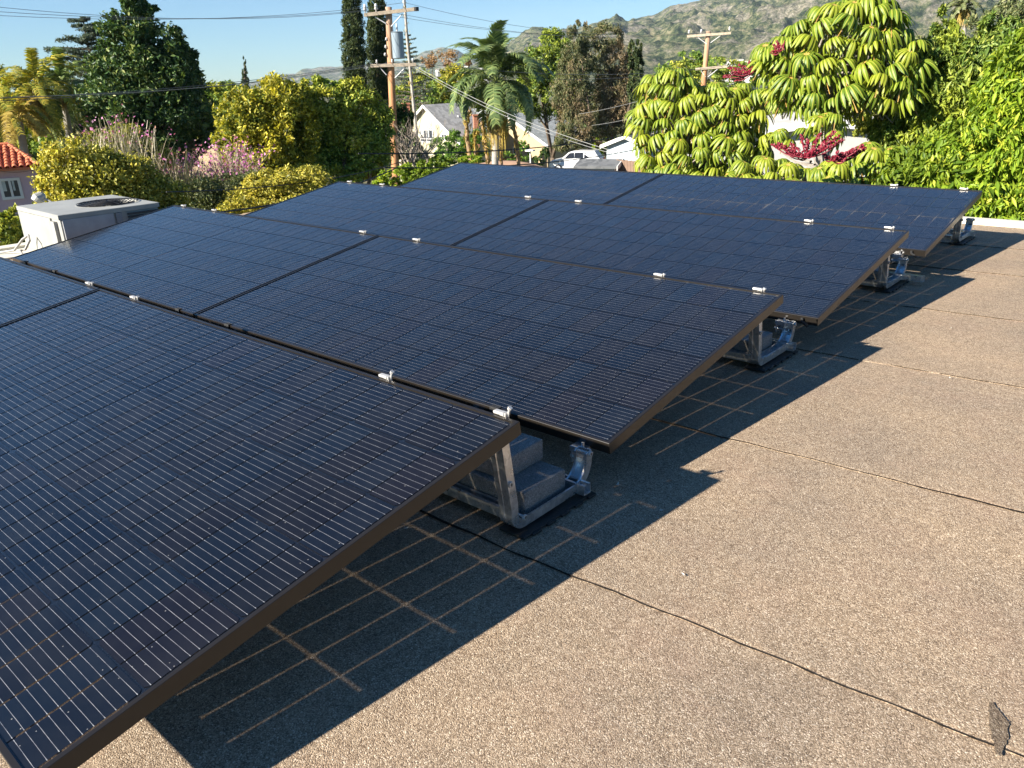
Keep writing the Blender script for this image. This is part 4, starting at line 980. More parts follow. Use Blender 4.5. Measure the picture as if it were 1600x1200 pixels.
# ------------------------------------------------------------------ umbrella trees
def umbrella_leaf_mesh(seed):
    rnd_ = random.Random(seed); V, F, R, MI = [], [], [], []; nl = 15
    # petiole
    k = len(V); V += [(-.006, 0, -.28), (.006, 0, -.28), (.006, 0, .0), (-.006, 0, .0), (0, -.006, -.28), (0, .006, -.28), (0, .006, 0), (0, -.006, 0)]
    F += [(k, k+1, k+2, k+3), (k+4, k+5, k+6, k+7)]; R += [1, 1]; MI += [1, 1]
    for i in range(nl):
        a = i*2*math.pi/nl+rnd_.uniform(-.12, .12); ca, sa = math.cos(a), math.sin(a); ln = rnd_.uniform(.27, .33); st = .035
        dr = rnd_.uniform(.85, 1.15)
        def spine(u):
            ang = .25-u*1.95*dr
            return None
        pts = [Vector((0, 0, 0))]; ang = .30; seg = 6; cur = Vector((0, 0, 0)); 
        for s in range(seg+1):
            l_ = st if s == 0 else ln/seg; ang2 = ang-[0, .25, .75, 1.2, 1.5, 1.68, 1.78][s]*dr; ang2 = max(ang2, -1.52)
            cur = cur+Vector((math.cos(ang2)*ca, math.cos(ang2)*sa, math.sin(ang2)))*l_; pts.append(cur.copy())
        side = Vector((-sa, ca, 0)); W = [.004, .006, .018, .024, .027, .026, .018, .002]
        tw = rnd_.uniform(-.3, .3)
        k = len(V)
        for s, p in enumerate(pts):
            tg = (pts[min(s+1, seg+1)]-pts[max(s-1, 0)]).normalized(); nrm = side.cross(tg)
            if nrm.z < 0 and s < 3: nrm = -nrm
            sd = (side+nrm*tw*.5).normalized(); w = W[s]; up = tg.cross(side)*-1
            # margins raised so that each leaflet is a shallow trough
            V += [tuple(p-sd*w+up*w*.35), tuple(p-sd*w*.22), tuple(p+sd*w*.22), tuple(p+sd*w+up*w*.35)]
        for s in range(seg+1):
            b = k+s*4
            F += [(b, b+1, b+5, b+4), (b+1, b+2, b+6, b+5), (b+2, b+3, b+7, b+6)]; R += [1, 0, 1]; MI += [1 if s == 0 else 0]*3
    me = mesh_np('umbrella_leaf', V, F, R, smooth=False); me.materials.append(MAT['scheff']); me.materials.append(MAT['petiole'])
    me.polygons.foreach_set('material_index', MI); return me
ULM = [umbrella_leaf_mesh(s) for s in range(4)]
def umbrella_tree(label, dist, blobs, spacing, trunkpts, seed, size=1.0, maxn=260, parent_flowers=()):
    rnd_ = random.Random(seed); B = [blob_px(b[0], b[1], b[2], b[3], dist+(b[4] if len(b) > 4 else 0), .85) for b in blobs]
    g = at(trunkpts[0][0], 300, dist); base = Vector((g.x, g.y, float(ground_z(g.x, g.y)))); t = thing('umbrella_tree', label, 'tree', base, 0, 'umbrella trees behind the farthest panel row')
    pts = []
    tries = 0
    while len(pts) < maxn and tries < 30000:
        tries += 1; c, r = B[rnd_.randrange(len(B))]
        d = Vector((rnd_.gauss(0, 1), rnd_.gauss(0, 1), rnd_.gauss(.15, 1))).normalized()
        if d.z < -.75: continue
        p = Vector(c)+Vector((d.x*r[0], d.y*r[1], d.z*r[2]))*rnd_.uniform(.86, 1.04)
        inside = False
        for c2, r2 in B:
            q = (p-Vector(c2)); q = Vector((q.x/r2[0], q.y/r2[1], q.z/r2[2]))
            if q.length < .80: inside = True; break
        if inside: continue
        if any((p-q).length < spacing for q, _ in pts): continue
        pts.append((p, d))
    bm = bmesh.new()
    hub = [at(*q, dist)-base for q in trunkpts]
    tube(bm, [Vector((0, 0, -.3))]+hub, [.16]+[.14-.02*i for i in range(len(hub))], 8)
    for p, d in pts:
        lp = p-base; h = min(hub, key=lambda q: (q-lp).length); s = h.lerp(lp, rnd_.uniform(.0, .25)); e = lp-Vector((d.x*.1, d.y*.1, .26))*size
        tube(bm, [s, s.lerp(e, .5)+Vector((0, 0, -.06)), e, lp], [.022, .016, .009, .006], 5, cap=False)
    obj('trunk', bm, MAT['palebark'], t)
    for i, (p, d) in enumerate(pts):
        o = D.objects.new('umbrella_leaf', ULM[i % 4]); C.objects.link(o); o.parent = t; o.location = p-base
        s = size*rnd_.uniform(.82, 1.15); o.scale = (s, s, s*rnd_.uniform(.9, 1.15))
        ax = Vector((d.x*.55, d.y*.55, 1.0)).normalized(); qt = ax.to_track_quat('Z', 'Y').to_euler(); o.rotation_euler = (qt.x, qt.y, qt.z+rnd_.uniform(0, 6))
    for (cx, cy, spikes) in parent_flowers:
        c = at(cx, cy, dist-1.1)
        for (dx, dy, dz) in spikes:
            e = at(cx+dx, cy+dy, dist-1.1+dz); bm = bmesh.new(); sub = bmesh.new()
            ln = (e-c).length; nseg = 7; P = [c.lerp(e, i/nseg)+Vector((0, 0, -.05*math.sin(i/nseg*3.14)))-base for i in range(nseg+1)]
            tube(bm, P, .008, 5, cap=False)
            nb = int(ln/.018)
            for q in range(nb):
                u = .15+.85*q/nb; pc = c.lerp(e, u)-base
                for w in range(3):
                    off = Vector((rnd_.gauss(0, 1), rnd_.gauss(0, 1), rnd_.gauss(0, 1))).normalized()*.018
                    m = Matrix.Translation(pc+off); bmesh.ops.create_cube(bm, size=rnd_.uniform(.012, .020), matrix=m @ Euler((rnd_.random()*3, rnd_.random()*3, 0)).to_matrix().to_4x4())
            sub.free(); obj('flower_spike', bm, MAT['redflower'], t)
    return t
umbrella_tree('lower wide umbrella tree on the left with drooping ribbed leaves', 15.5,
    [(1045, 140, 34, 32), (1025, 190, 28, 45), (1075, 175, 42, 40), (1120, 170, 42, 38), (1160, 172, 30, 34), (1075, 225, 52, 38), (1125, 222, 48, 40), (1180, 215, 20, 26), (1030, 240, 28, 30), (1060, 268, 50, 16), (1130, 268, 44, 14)],
    .225, [(1105, 290), (1105, 240), (1085, 195), (1130, 190)], 301, 1.12, 290,
    parent_flowers=[(1178, 112, [(-48, 8, .1), (-36, 2, 0), (-40, -6, .2), (-24, -12, 0), (-30, 14, .1), (-8, -16, 0), (8, -12, .1)])])
umbrella_tree('taller umbrella tree on the right, its crown reaching the top of the picture', 14.5,
    [(1330, 38, 52, 32), (1290, 60, 46, 36), (1225, 90, 32, 30), (1270, 110, 56, 40), (1340, 90, 46, 44), (1395, 95, 36, 38), (1235, 130, 28, 30), (1300, 140, 56, 28), (1370, 130, 50, 34)],
    .225, [(1290, 290), (1285, 230), (1280, 170), (1320, 110), (1260, 120)], 302, 1.16, 290,
    parent_flowers=[(1222, 78, [(-14, -8, 0), (-8, -14, .1), (4, -14, 0), (-18, 4, .1)])])
umbrella_tree('low umbrella tree with large crimson flower spikes just behind the panel edge', 11.5,
    [(1200, 268, 42, 20), (1260, 280, 50, 16), (1320, 272, 50, 20), (1360, 250, 36, 24), (1395, 258, 28, 24), (1288, 200, 24, 20, 2.0), (1222, 212, 12, 16, 2.5)],
    .21, [(1290, 300), (1285, 270)], 303, .88, 150,
    parent_flowers=[(1262, 246, [(-48, -22, .0), (-34, -8, .2), (-28, -22, .1), (-10, -36, 0), (0, -28, .2), (20, -38, 0), (44, -42, .1), (50, -34, .3), (56, -28, .1), (30, -22, -.2), (-18, -4, .2), (-56, -20, .1), (10, -14, -.2)]),
                    (1300, 250, [(20, -12, 0), (34, -16, .1), (50, -24, 0), (42, -10, .2), (54, -18, .1), (24, -2, 0), (10, -14, -.1), (-14, -10, 0)])])
# ------------------------------------------------------------------ right hand trees
tree('fruit_tree', 'dark green fruit tree with upright shoots right of the tall umbrella tree', 'tree', 15,
     [(1475, 60, 16, 24), (1468, 35, 8, 18), (1550, 50, 14, 22), (1470, 100, 40, 34), (1530, 95, 40, 30), (1440, 150, 40, 36), (1500, 150, 50, 40), (1560, 120, 36, 34), (1420, 200, 44, 30), (1480, 200, 50, 36), (1590, 60, 22, 26)],
     42000, .11, 'avocado', 401, trunk_px=1490, r0=.12, aspect=.28, droop=.8, clump=.22, per=45)
tree('fruit_tree', 'bright yellow green tree filling the right edge above the roof', 'tree', 11,
     [(1590, 160, 50, 50), (1620, 110, 50, 50), (1540, 230, 56, 46), (1600, 240, 60, 60), (1470, 260, 50, 40), (1420, 275, 44, 34), (1530, 300, 60, 40), (1590, 320, 60, 40), (1470, 300, 40, 26), (1560, 352, 60, 20), (1650, 200, 60, 80)],
     62000, .098, 'bright', 402, trunk_px=1560, r0=.12, aspect=.32, droop=.9, clump=.21, per=42, shell=.72)
tree('dark_shrub', 'reddish dark shrub between the umbrella trees and the bright tree', 'shrub', 17, [(1375, 190, 30, 26), (1400, 225, 34, 26), (1360, 215, 20, 20)], 9000, .08, 'mid', 403, r0=.05)
palm('fan crowned palm on the far slope above the dark fruit tree', (1506, 12), 75, 1.5, 22, 51, 'olive' if 'olive' in LM else 'palm', .9, skirt=1.4, name='fan_palm', leaf=.22)
tree('leafy_tree', 'green trees behind the second utility pole', 'tree', 85, [(1070, 105, 30, 20), (1110, 108, 34, 20), (1150, 118, 34, 20), (1040, 125, 26, 22), (1190, 110, 20, 20)], 12000, .26, 'mid', 404)
tree('leafy_tree', 'pale green trees low on the right below the slope', 'tree', 60, [(1440, 85, 30, 26), (1560, 40, 34, 24), (1600, 20, 30, 26)], 9000, .24, 'olive', 405)
# ------------------------------------------------------------------ utility poles and wires
def insulator(parent, p, h=.16, r=.05, name='insulator'):
    bm = bmesh.new(); tube(bm, [p, p+Vector((0, 0, h*.25)), p+Vector((0, 0, h*.3)), p+Vector((0, 0, h*.6)), p+Vector((0, 0, h*.65)), p+Vector((0, 0, h))], [r*.35, r*.35, r, r*.55, r*.8, r*.4], 10)
    return obj(name, bm, MAT['porc'], parent, smooth=True)
def arm(parent, a, b, w=.115, name='crossarm'):
    bm = bmesh.new(); d = (b-a).normalized(); s = d.cross(Vector((0, 0, 1))).normalized()*w/2; u = Vector((0, 0, w/2))
    prism(bm, None, [a-s-u, a+s-u, a+s+u, a-s+u], [b-s-u, b+s-u, b+s+u, b-s+u]); bmesh.ops.recalc_face_normals(bm, faces=bm.faces)
    return obj(name, bm, MAT['armwood'], parent)
def brace(parent, a, b, mat='porc', r=.022):
    bm = bmesh.new(); tube(bm, [a, b], r, 6); return obj('brace', bm, MAT[mat], parent)
PD = 35.5
pb = at(613, 275, PD); ptop = at(607, 11, PD); gz = float(ground_z(pb.x, pb.y))
pole = thing('utility_pole', 'wooden utility pole carrying a grey transformer and two crossarms', 'utility pole', (pb.x, pb.y, gz), 0)
O_ = Vector((pb.x, pb.y, gz)); lo = Vector((pb.x+(pb.x-ptop.x)*.1, pb.y+(pb.y-ptop.y)*.1, gz-.4))
bm = bmesh.new(); P_ = [lo.lerp(ptop, i/16)-O_ for i in range(17)]; tube(bm, P_, [.185-.055*i/16 for i in range(17)], 16); obj('shaft', bm, MAT['pole'], pole, smooth=True)
fr_ = (CAM-ptop); fr_.z = 0; fr_.normalize(); fo = fr_*.17
A1, A2 = at(569, 24, PD)+fo-O_, at(647, 15, PD)+fo-O_; arm(pole, A1, A2, .13)
B1, B2 = at(579, 103, PD)+fo-O_, at(650, 101, PD)+fo-O_; arm(pole, B1, B2, .125)
bm = bmesh.new(); e_ = (A2-A1).normalized(); box(bm, -.09, .09, -.08, .08, -.075, .075, .01); bo = obj('arm_cap', bm, MAT['blackmetal'], pole); bo.location = A2+e_*.07
for a, b in (((586, 27), (603, 37)), ((629, 22), (611, 42))): brace(pole, at(*a, PD)+fo-O_, at(*b, PD)+fo*.8-O_)
for a, b in (((594, 106), (604, 117)), ((634, 105), (617, 122))): brace(pole, at(*a, PD)+fo-O_, at(*b, PD)+fo*.8-O_)
for q in ((571, 20), (588, 19), (632, 9)): insulator(pole, at(*q, PD)+fo-O_, .30, .085)
for q in ((589, 100), (613, 99), (645, 98)): insulator(pole, at(*q, PD)+fo-O_, .16, .05)
for k, q in enumerate(((604, 64), (603, 76), (602, 88))): insulator(pole, at(*q, PD)+fo*.5-O_, .13, .06)
tr_ = thing('transformer', 'grey cylindrical transformer hung on the utility pole', 'transformer', at(623, 92, PD)+fo*.2)
k_ = PD/FPX
bm = bmesh.new(); tube(bm, [(0, 0, 0), (0, 0, .03), (0, 0, .98), (0, 0, 1.0), (0, 0, 1.03)], [.22, .25, .25, .27, .2], 24); obj('tank', bm, MAT['transf'], tr_, smooth=False)
rt2 = Vector((RT.x, RT.y, 0)).normalized()
bm = bmesh.new(); tube(bm, [rt2*.02+Vector((0, 0, 1.0)), rt2*.02+Vector((0, 0, 1.33))], [.045, .03], 8); tube(bm, [rt2*-.17+Vector((0, 0, .95)), rt2*-.17+Vector((0, 0, 1.30))], [.05, .035], 8); obj('bushing', bm, MAT['porc'], tr_)
bm = bmesh.new(); tube(bm, [rt2*-.3+Vector((0, 0, .03)), rt2*-.3+Vector((0, 0, .95))], .03, 6); tube(bm, [rt2*-.38+Vector((0, 0, .8)), rt2*-.2+Vector((0, 0, .8))], .03, 6); tube(bm, [rt2*-.38+Vector((0, 0, .2)), rt2*-.2+Vector((0, 0, .2))], .03, 6); obj('hanger', bm, MAT['porc'], tr_)
P2 = 46.0
a_ = at(1100, 125, P2); b_ = at(1107, 49, P2); gz2 = float(ground_z(a_.x, a_.y))
pole2 = thing('utility_pole', 'second wooden utility pole rising behind the left umbrella tree, with two crossarms', 'utility pole', (a_.x, a_.y, gz2))
O2 = Vector((a_.x, a_.y, gz2)); bm = bmesh.new(); tube(bm, [Vector((0, 0, -.4)), a_-O2, b_-O2], [.2, .14, .12], 12); obj('shaft', bm, MAT['pole'], pole2, smooth=True)
f2 = fr_*.15
arm(pole2, at(1072, 57, P2)+f2-O2, at(1140, 52, P2)+f2-O2); arm(pole2, at(1085, 108, P2)+f2-O2, at(1134, 104, P2)+f2-O2)
for a, b in (((1089, 59), (1103, 69)), ((1124, 56), (1109, 67)), ((1092, 108), (1101, 120)), ((1121, 107), (1105, 120))): brace(pole2, at(*a, P2)+f2-O2, at(*b, P2)+f2*.8-O2, r=.018)
for q in ((1075, 54), (1094, 53), (1138, 49)): insulator(pole2, at(*q, P2)+f2-O2, .22, .07)
def wirething(label, pts, r, mat='wire', sag=0, name='power_line', group=None):
    bm = bmesh.new(); W = [at(*p) for p in pts]
    if len(W) == 2:
        W = [W[0].lerp(W[1], i/16)-Vector((0, 0, sag*4*(i/16)*(1-i/16))) for i in range(17)]
    tube(bm, W, r, 5); return tag(obj(name, bm, MAT[mat]), label, 'wire', group)
G = 'overhead wires'
wirething('top thin wire in the sky from the left edge to the pole', [(-60, 5, 30), (571, 17, PD-.2)], .007, sag=.35, group=G)
wirething('second thin wire in the sky left of the pole', [(-60, 14, 30), (588, 14, PD-.2)], .007, sag=.30, group=G)
wirething('third thin wire in the sky left of the pole', [(-60, 21, 30.5), (632, 4, PD-.2)], .007, sag=.35, group=G)
wirething('upper thin wire right of the pole crossing the sky to the second pole', [(632, 4, PD-.2), (1075, 52, P2)], .007, sag=.5, group=G)
wirething('middle thin wire right of the pole crossing the sky', [(588, 14, PD-.2), (1094, 51, P2)], .007, sag=.55, group=G)
wirething('lower thin wire right of the pole crossing the sky', [(571, 17, PD-.2), (1138, 47, P2)], .007, sag=.6, group=G)
wirething('upper of the bundled wires rising from the left edge to the lower crossarm', [(-60, 156, 28), (589, 98, PD-.2)], .010, sag=.22, group=G)
wirething('middle of the bundled wires rising from the left edge to the lower crossarm', [(-60, 160, 28), (582, 101, PD-.2)], .010, sag=.22, group=G)
wirething('lower pale wire of the bundle left of the pole, over the dark evergreen', [(-60, 153, 28), (613, 97, PD-.2)], .009, 'drop', sag=.30, group=G)
wirething('upper wire from the lower crossarm towards the large palm', [(645, 97, PD-.2), (1134, 103, P2)], .010, sag=.45, group=G)
wirething('lower wire from the lower crossarm towards the large palm', [(613, 97, PD-.2), (1085, 107, P2)], .009, sag=.6, group=G)
wirething('upper pale service cable slanting down past the large palm', [(650, 104, PD-.2), (1120, 275, 24)], .009, 'drop', sag=.5, name='service_cable', group=G)
wirething('lower pale service cable slanting down past the large palm', [(648, 106, PD-.2), (1085, 268, 26)], .008, 'drop', sag=.55, name='service_cable', group=G)
wirething('dark cable crossing in front of the beige house and the eucalyptus', [(560, 240, 24), (1010, 205, 38)], .020, 'cable', sag=.28, name='service_cable', group=G)
wirething('dark cable just above the farthest panel row', [(600, 262, 22), (1010, 230, 34)], .018, 'cable', sag=.25, name='service_cable', group=G)
wirething('thin pale wire rising right across the dark eucalyptus', [(905, 178, 60), (1110, 122, P2)], .010, 'drop', sag=.2, group=G)
wirething('thin pale wire below it across the dark eucalyptus', [(925, 196, 60), (1100, 150, P2)], .010, 'drop', sag=.2, group=G)
wirething('thick dark cable crossing the pink blossoms left of the third row', [(250, 340, 13), (620, 262, 22)], .016, 'cable', sag=.22, name='service_cable', group=G)
wirething('thin dark cable over the pink flowering shrub', [(260, 300, 14), (640, 248, 24)], .010, 'cable', sag=.2, name='service_cable', group=G)

# ------------------------------------------------------------------ houses
def local(o, p): return o
def window(parent, cx, cz, w, h, y, m='glass', bars=1, low=True, curtain=True):
    "window in the wall plane y = const of the parent, facing -y"
    f = D.objects.new('window', None); 
    bm = bmesh.new(); fw = .09
    for (x0, x1, z0, z1) in ((cx-w/2, cx+w/2, cz+h/2-fw, cz+h/2), (cx-w/2, cx+w/2, cz-h/2, cz-h/2+fw), (cx-w/2, cx-w/2+fw, cz-h/2+fw+.002, cz+h/2-fw-.002), (cx+w/2-fw, cx+w/2, cz-h/2+fw+.002, cz+h/2-fw-.002)):
        box(bm, x0, x1, y-.05, y-.002, z0, z1)
    for b in range(bars):
        x = cx-w/2+w*(b+1)/(bars+1); box(bm, x-fw*.4, x+fw*.4, y-.045, y-.004, cz-h/2+fw+.003, cz+h/2-fw-.003)
    if low: box(bm, cx-w/2+fw+.003, cx+w/2-fw-.003, y-.043, y-.006, cz-h*.22-.035, cz-h*.22+.035)
    D.objects.remove(f)
    wo_ = obj('window', bm, MAT['trim'], parent)
    bm = bmesh.new()
    for b in range(bars+1):
        xa = cx-w/2+w*b/(bars+1)+fw*.45; xb = cx-w/2+w*(b+1)/(bars+1)-fw*.45; box(bm, xa, xb, y-.02, y-.012, cz-h/2+.04, cz+h/2-.04)
    pn = obj('pane', bm, MAT['glass'], wo_)
    if curtain:
        bm = bmesh.new(); box(bm, cx-w*.42, cx-w*.20, y-.026, y-.021, cz-h*.10, cz+h*.4); obj('curtain', bm, MAT['curtain'], wo_); bm = bmesh.new(); box(bm, cx+w*.10, cx+w*.2, y-.026, y-.021, cz-h*.1, cz+h*.4); obj('curtain', bm, MAT['curtain'], wo_)
    return wo_
def gable_house(label, apex, dist, halfw, drop, depth, yaw, wallm, roofm, ground=True, over=.35, wallextra=.0, name='house', cat='house'):
    "apex: pixel of the gable peak; local frame: x along the gable wall, +y away along the ridge"
    a = at(*apex, dist); gz = float(ground_z(a.x, a.y)); t = thing(name, label, cat, (a.x, a.y, gz), yaw); H_ = a.z-gz; ev = H_-drop
    bm = bmesh.new(); hw = halfw
    prism(bm, None, [(-hw, 0, -.3), (hw, 0, -.3), (hw, 0, ev), (0, 0, H_-.12), (-hw, 0, ev)], [(-hw, depth, -.3), (hw, depth, -.3), (hw, depth, ev), (0, depth, H_-.12), (-hw, depth, ev)])
    bmesh.ops.recalc_face_normals(bm, faces=bm.faces); obj('wall', bm, MAT[wallm], t)
    sl = drop/hw; th = .14
    for s in (-1, 1):
        bm = bmesh.new(); xe = s*(hw+over); ze = H_-sl*(hw+over); 
        prism(bm, None, [(0, -over, H_+.0), (xe, -over, ze), (xe, -over, ze+th), (0, -over, H_+th)], [(0, depth+over, H_), (xe, depth+over, ze), (xe, depth+over, ze+th), (0, depth+over, H_+th)])
        bmesh.ops.recalc_face_normals(bm, faces=bm.faces); obj('roof', bm, MAT[roofm], t)
        bm = bmesh.new(); prism(bm, None, [(0, -over-.05, H_-.10), (xe, -over-.05, ze-.10), (xe, -over-.05, ze+th+.02), (0, -over-.05, H_+th+.02)], [(0, -over-.003, H_-.10), (xe, -over-.003, ze-.10), (xe, -over-.003, ze+th+.02), (0, -over-.003, H_+th+.02)])
        bmesh.ops.recalc_face_normals(bm, faces=bm.faces); obj('barge_board', bm, MAT['trim'], t)
    return t, H_, ev
vd = lambda px: math.atan2(ray(px, 200).x, ray(px, 200).y)         # viewing azimuth
def yaw_for(px, turn): return -(vd(px))+math.radians(turn)          # turn>0: ridge leans to the left as it recedes
h1, H1, e1 = gable_house('cream gabled house with grey shingle roof and a white framed window', (665, 166), 76, 4.0, 3.0, 5.0, yaw_for(665, -45), 'creamwall', 'shingle')
window(h1, -.1, H1-2.55, 1.7, 1.15, 0); window(h1, 2.1, H1-2.6, .7, .55, 0, bars=1, low=False, curtain=False)
bm = bmesh.new(); box(bm, 1.5, 1.62, 2.5, 2.6, H1-1.6, H1-.9); obj('roof_vent', bm, MAT['porc'], h1)
def chimney(label, top, bot, wpx, dist):
    a = at(*top, dist); gz = float(ground_z(a.x, a.y)); t = thing('chimney', label, 'chimney', (a.x, a.y, gz), yaw_for(top[0], 10)); w = wpx*dist/FPX; h = a.z-gz; rows = int(h/.2)
    m = D.meshes.new('brick_course'); bm = bmesh.new(); box(bm, -w/2, w/2, -w/2, w/2, 0, .185, .01); bm.to_mesh(m); bm.free(); m.materials.append(MAT['brickm'])
    for k in range(rows):
        o = D.objects.new('brick_course', m); C.objects.link(o); o.parent = t; o.location = (0, 0, h-(k+1)*.2); o.rotation_euler = (0, 0, (k % 3)*.01)
    bm = bmesh.new(); box(bm, -w/2-.08, w/2+.08, -w/2-.08, w/2+.08, h-.04, h+.06, .01); obj('cap', bm, MAT['brickm'], t)
    bm = bmesh.new(); box(bm, -w/2+.02, w/2-.02, -w/2+.02, w/2-.02, -.2, h-.06); obj('mortar_core', bm, MAT['conc'], t)
chimney('red brick chimney left of the cream gabled house', (634, 162), (634, 200), 9.5, 80)
chimney('red brick chimney right of the cream gable, beside the large palm', (743, 180), (743, 212), 7.5, 74)
h2, H2, e2 = gable_house('low cream wing with pale shingle roof, between the gabled house and the palm', (768, 171), 86, 2.6, 1.5, 3.4, yaw_for(768, 86), 'creamwall', 'shingle_pale')
h3, H3, e3 = gable_house('beige gabled house with grey roof, right of the large palm', (793, 180), 80, 4.6, 2.6, 7, yaw_for(793, -38), 'beigewall', 'shingle_pale')
window(h3, .9, H3-3.3, .7, .9, 0, bars=1, low=False, curtain=False)
bm = bmesh.new(); box(bm, -2.2, -.9, -1.6, -.05, -.3, H3-1.9); obj('annex', bm, MAT['bluegrey'], h3)
bm = bmesh.new()
for k in range(7): box(bm, -2.0+k*.22, -1.82+k*.22, -1.75, -1.66, H3-4.6-k*.22, H3-3.2-k*.22)
obj('stair_railing', bm, MAT['trim'], h3)
bm = bmesh.new(); box(bm, .2, .3, .5, .6, H3-.5, H3+.25); obj('roof_vent', bm, MAT['blackmetal'], h3)
h4, H4, e4 = gable_house('pale blue white shed with dark roof, left of the umbrella trees', (980, 214), 60, 1.7, .6, 4, yaw_for(985, -30), 'bluewall', 'shingle_dark')
h5, H5, e5 = gable_house('low grey roof in front of the white car', (968, 252), 52, 1.1, .28, 2.4, yaw_for(925, 72), 'trim', 'shingle_dark', over=.2, name='low_roof_shed', cat='shed')
h6, H6, e6 = gable_house('white walled building seen between the umbrella trees', (1290, 192), 30, 4.6, .5, 6, yaw_for(1270, 8), 'white', 'shingle')
h7, H7, e7 = gable_house('distant grey roofed house between the dark evergreen and the yellow tree', (345, 171), 70, 1.5, .6, 4, yaw_for(345, 60), 'beigewall', 'shingle')
rng_h = random.Random(9)
for i, (x, y, d) in enumerate(((1152, 98, 640), (1168, 100, 680), (1142, 101, 600), (1183, 97, 720), (745, 112, 640), (722, 108, 700), (765, 118, 560), (690, 112, 720))):
    side = 'right of the columnar conifer' if x > 1000 else 'left of the large palm'
    a = at(x, y, d); t = thing('distant_house', 'tiny pale house on the slope %s, %s' % (side, {1152: 'second of four', 1168: 'third of four', 1142: 'leftmost', 1183: 'rightmost', 745: 'third of four', 722: 'second of four', 765: 'rightmost', 690: 'leftmost'}[x]), 'house', a, yaw_for(x, rng_h.uniform(-30, 30)), 'distant houses on the lower slope')
    w = rng_h.uniform(3, 5); bm = bmesh.new(); box(bm, -w, w, 0, 8, -14, 0); obj('wall', bm, MAT['white'], t)
    bm = bmesh.new(); prism(bm, None, [(-w-.5, -.5, .0), (-w-.5, 8.5, .0), (-w-.5, 4, 2.2)], [(w+.5, -.5, .0), (w+.5, 8.5, .0), (w+.5, 4, 2.2)]); bmesh.ops.recalc_face_normals(bm, faces=bm.faces); obj('roof', bm, MAT['shingle'], t)
# fences and red soil below the umbrella tree / palm
def fence(label, p0, p1, dist0, dist1, h, n, mat, name='board_fence'):
    a, b = at(*p0, dist0), at(*p1, dist1); gz = float(ground_z(a.x, a.y)); t = thing(name, label, 'fence', (a.x, a.y, a.z-h)); d = b-a; d.z = 0; ln = d.length; t.rotation_euler = (0, 0, math.atan2(d.y, d.x)); w = ln/n
    m = D.meshes.new('board'); bm = bmesh.new(); box(bm, .01, w-.01, 0, .03, 0, h, .004); bm.to_mesh(m); bm.free(); m.materials.append(mat)
    for k in range(n):
        o = D.objects.new('board', m); C.objects.link(o); o.parent = t; o.location = (k*w, 0, .02*(k*7 % 3)-.02)
    bm = bmesh.new(); box(bm, 0, ln, .032, .08, h*.2, h*.28); box(bm, 0, ln, .032, .08, h*.75, h*.83); obj('rail', bm, mat, t)
fence('brown board fence at the foot of the pale blue shed', (960, 249), (1012, 252), 52, 50, 2.0, 22, simple('brown_fence_wood', (.20, .13, .09), .9, var=.3, scale=3))
bm = bmesh.new(); c0 = at(775, 256, 44); bmesh.ops.create_uvsphere(bm, u_segments=24, v_segments=12, radius=1); 
for v in bm.verts: v.co = Vector((v.co.x*3.6, v.co.y*2.4, v.co.z*1.3))
so = obj('soil_bank', bm, MAT['soil'], smooth=True); so.location = at(790, 262, 44)+Vector((0, 0, -.95)); struct(so)
lamp = thing('garden_lamp', 'small post lamp with a flat white top in front of the beige house', 'lamp', at(829, 262, 46))
bm = bmesh.new(); tube(bm, [(0, 0, -1.0), (0, 0, .95)], .04, 6); obj('post', bm, MAT['porc'], lamp)
bm = bmesh.new(); tube(bm, [(0, 0, .90), (0, 0, .97), (0, 0, 1.0)], [.30, .28, .05], 10); obj('lamp_head', bm, MAT['porc'], lamp)

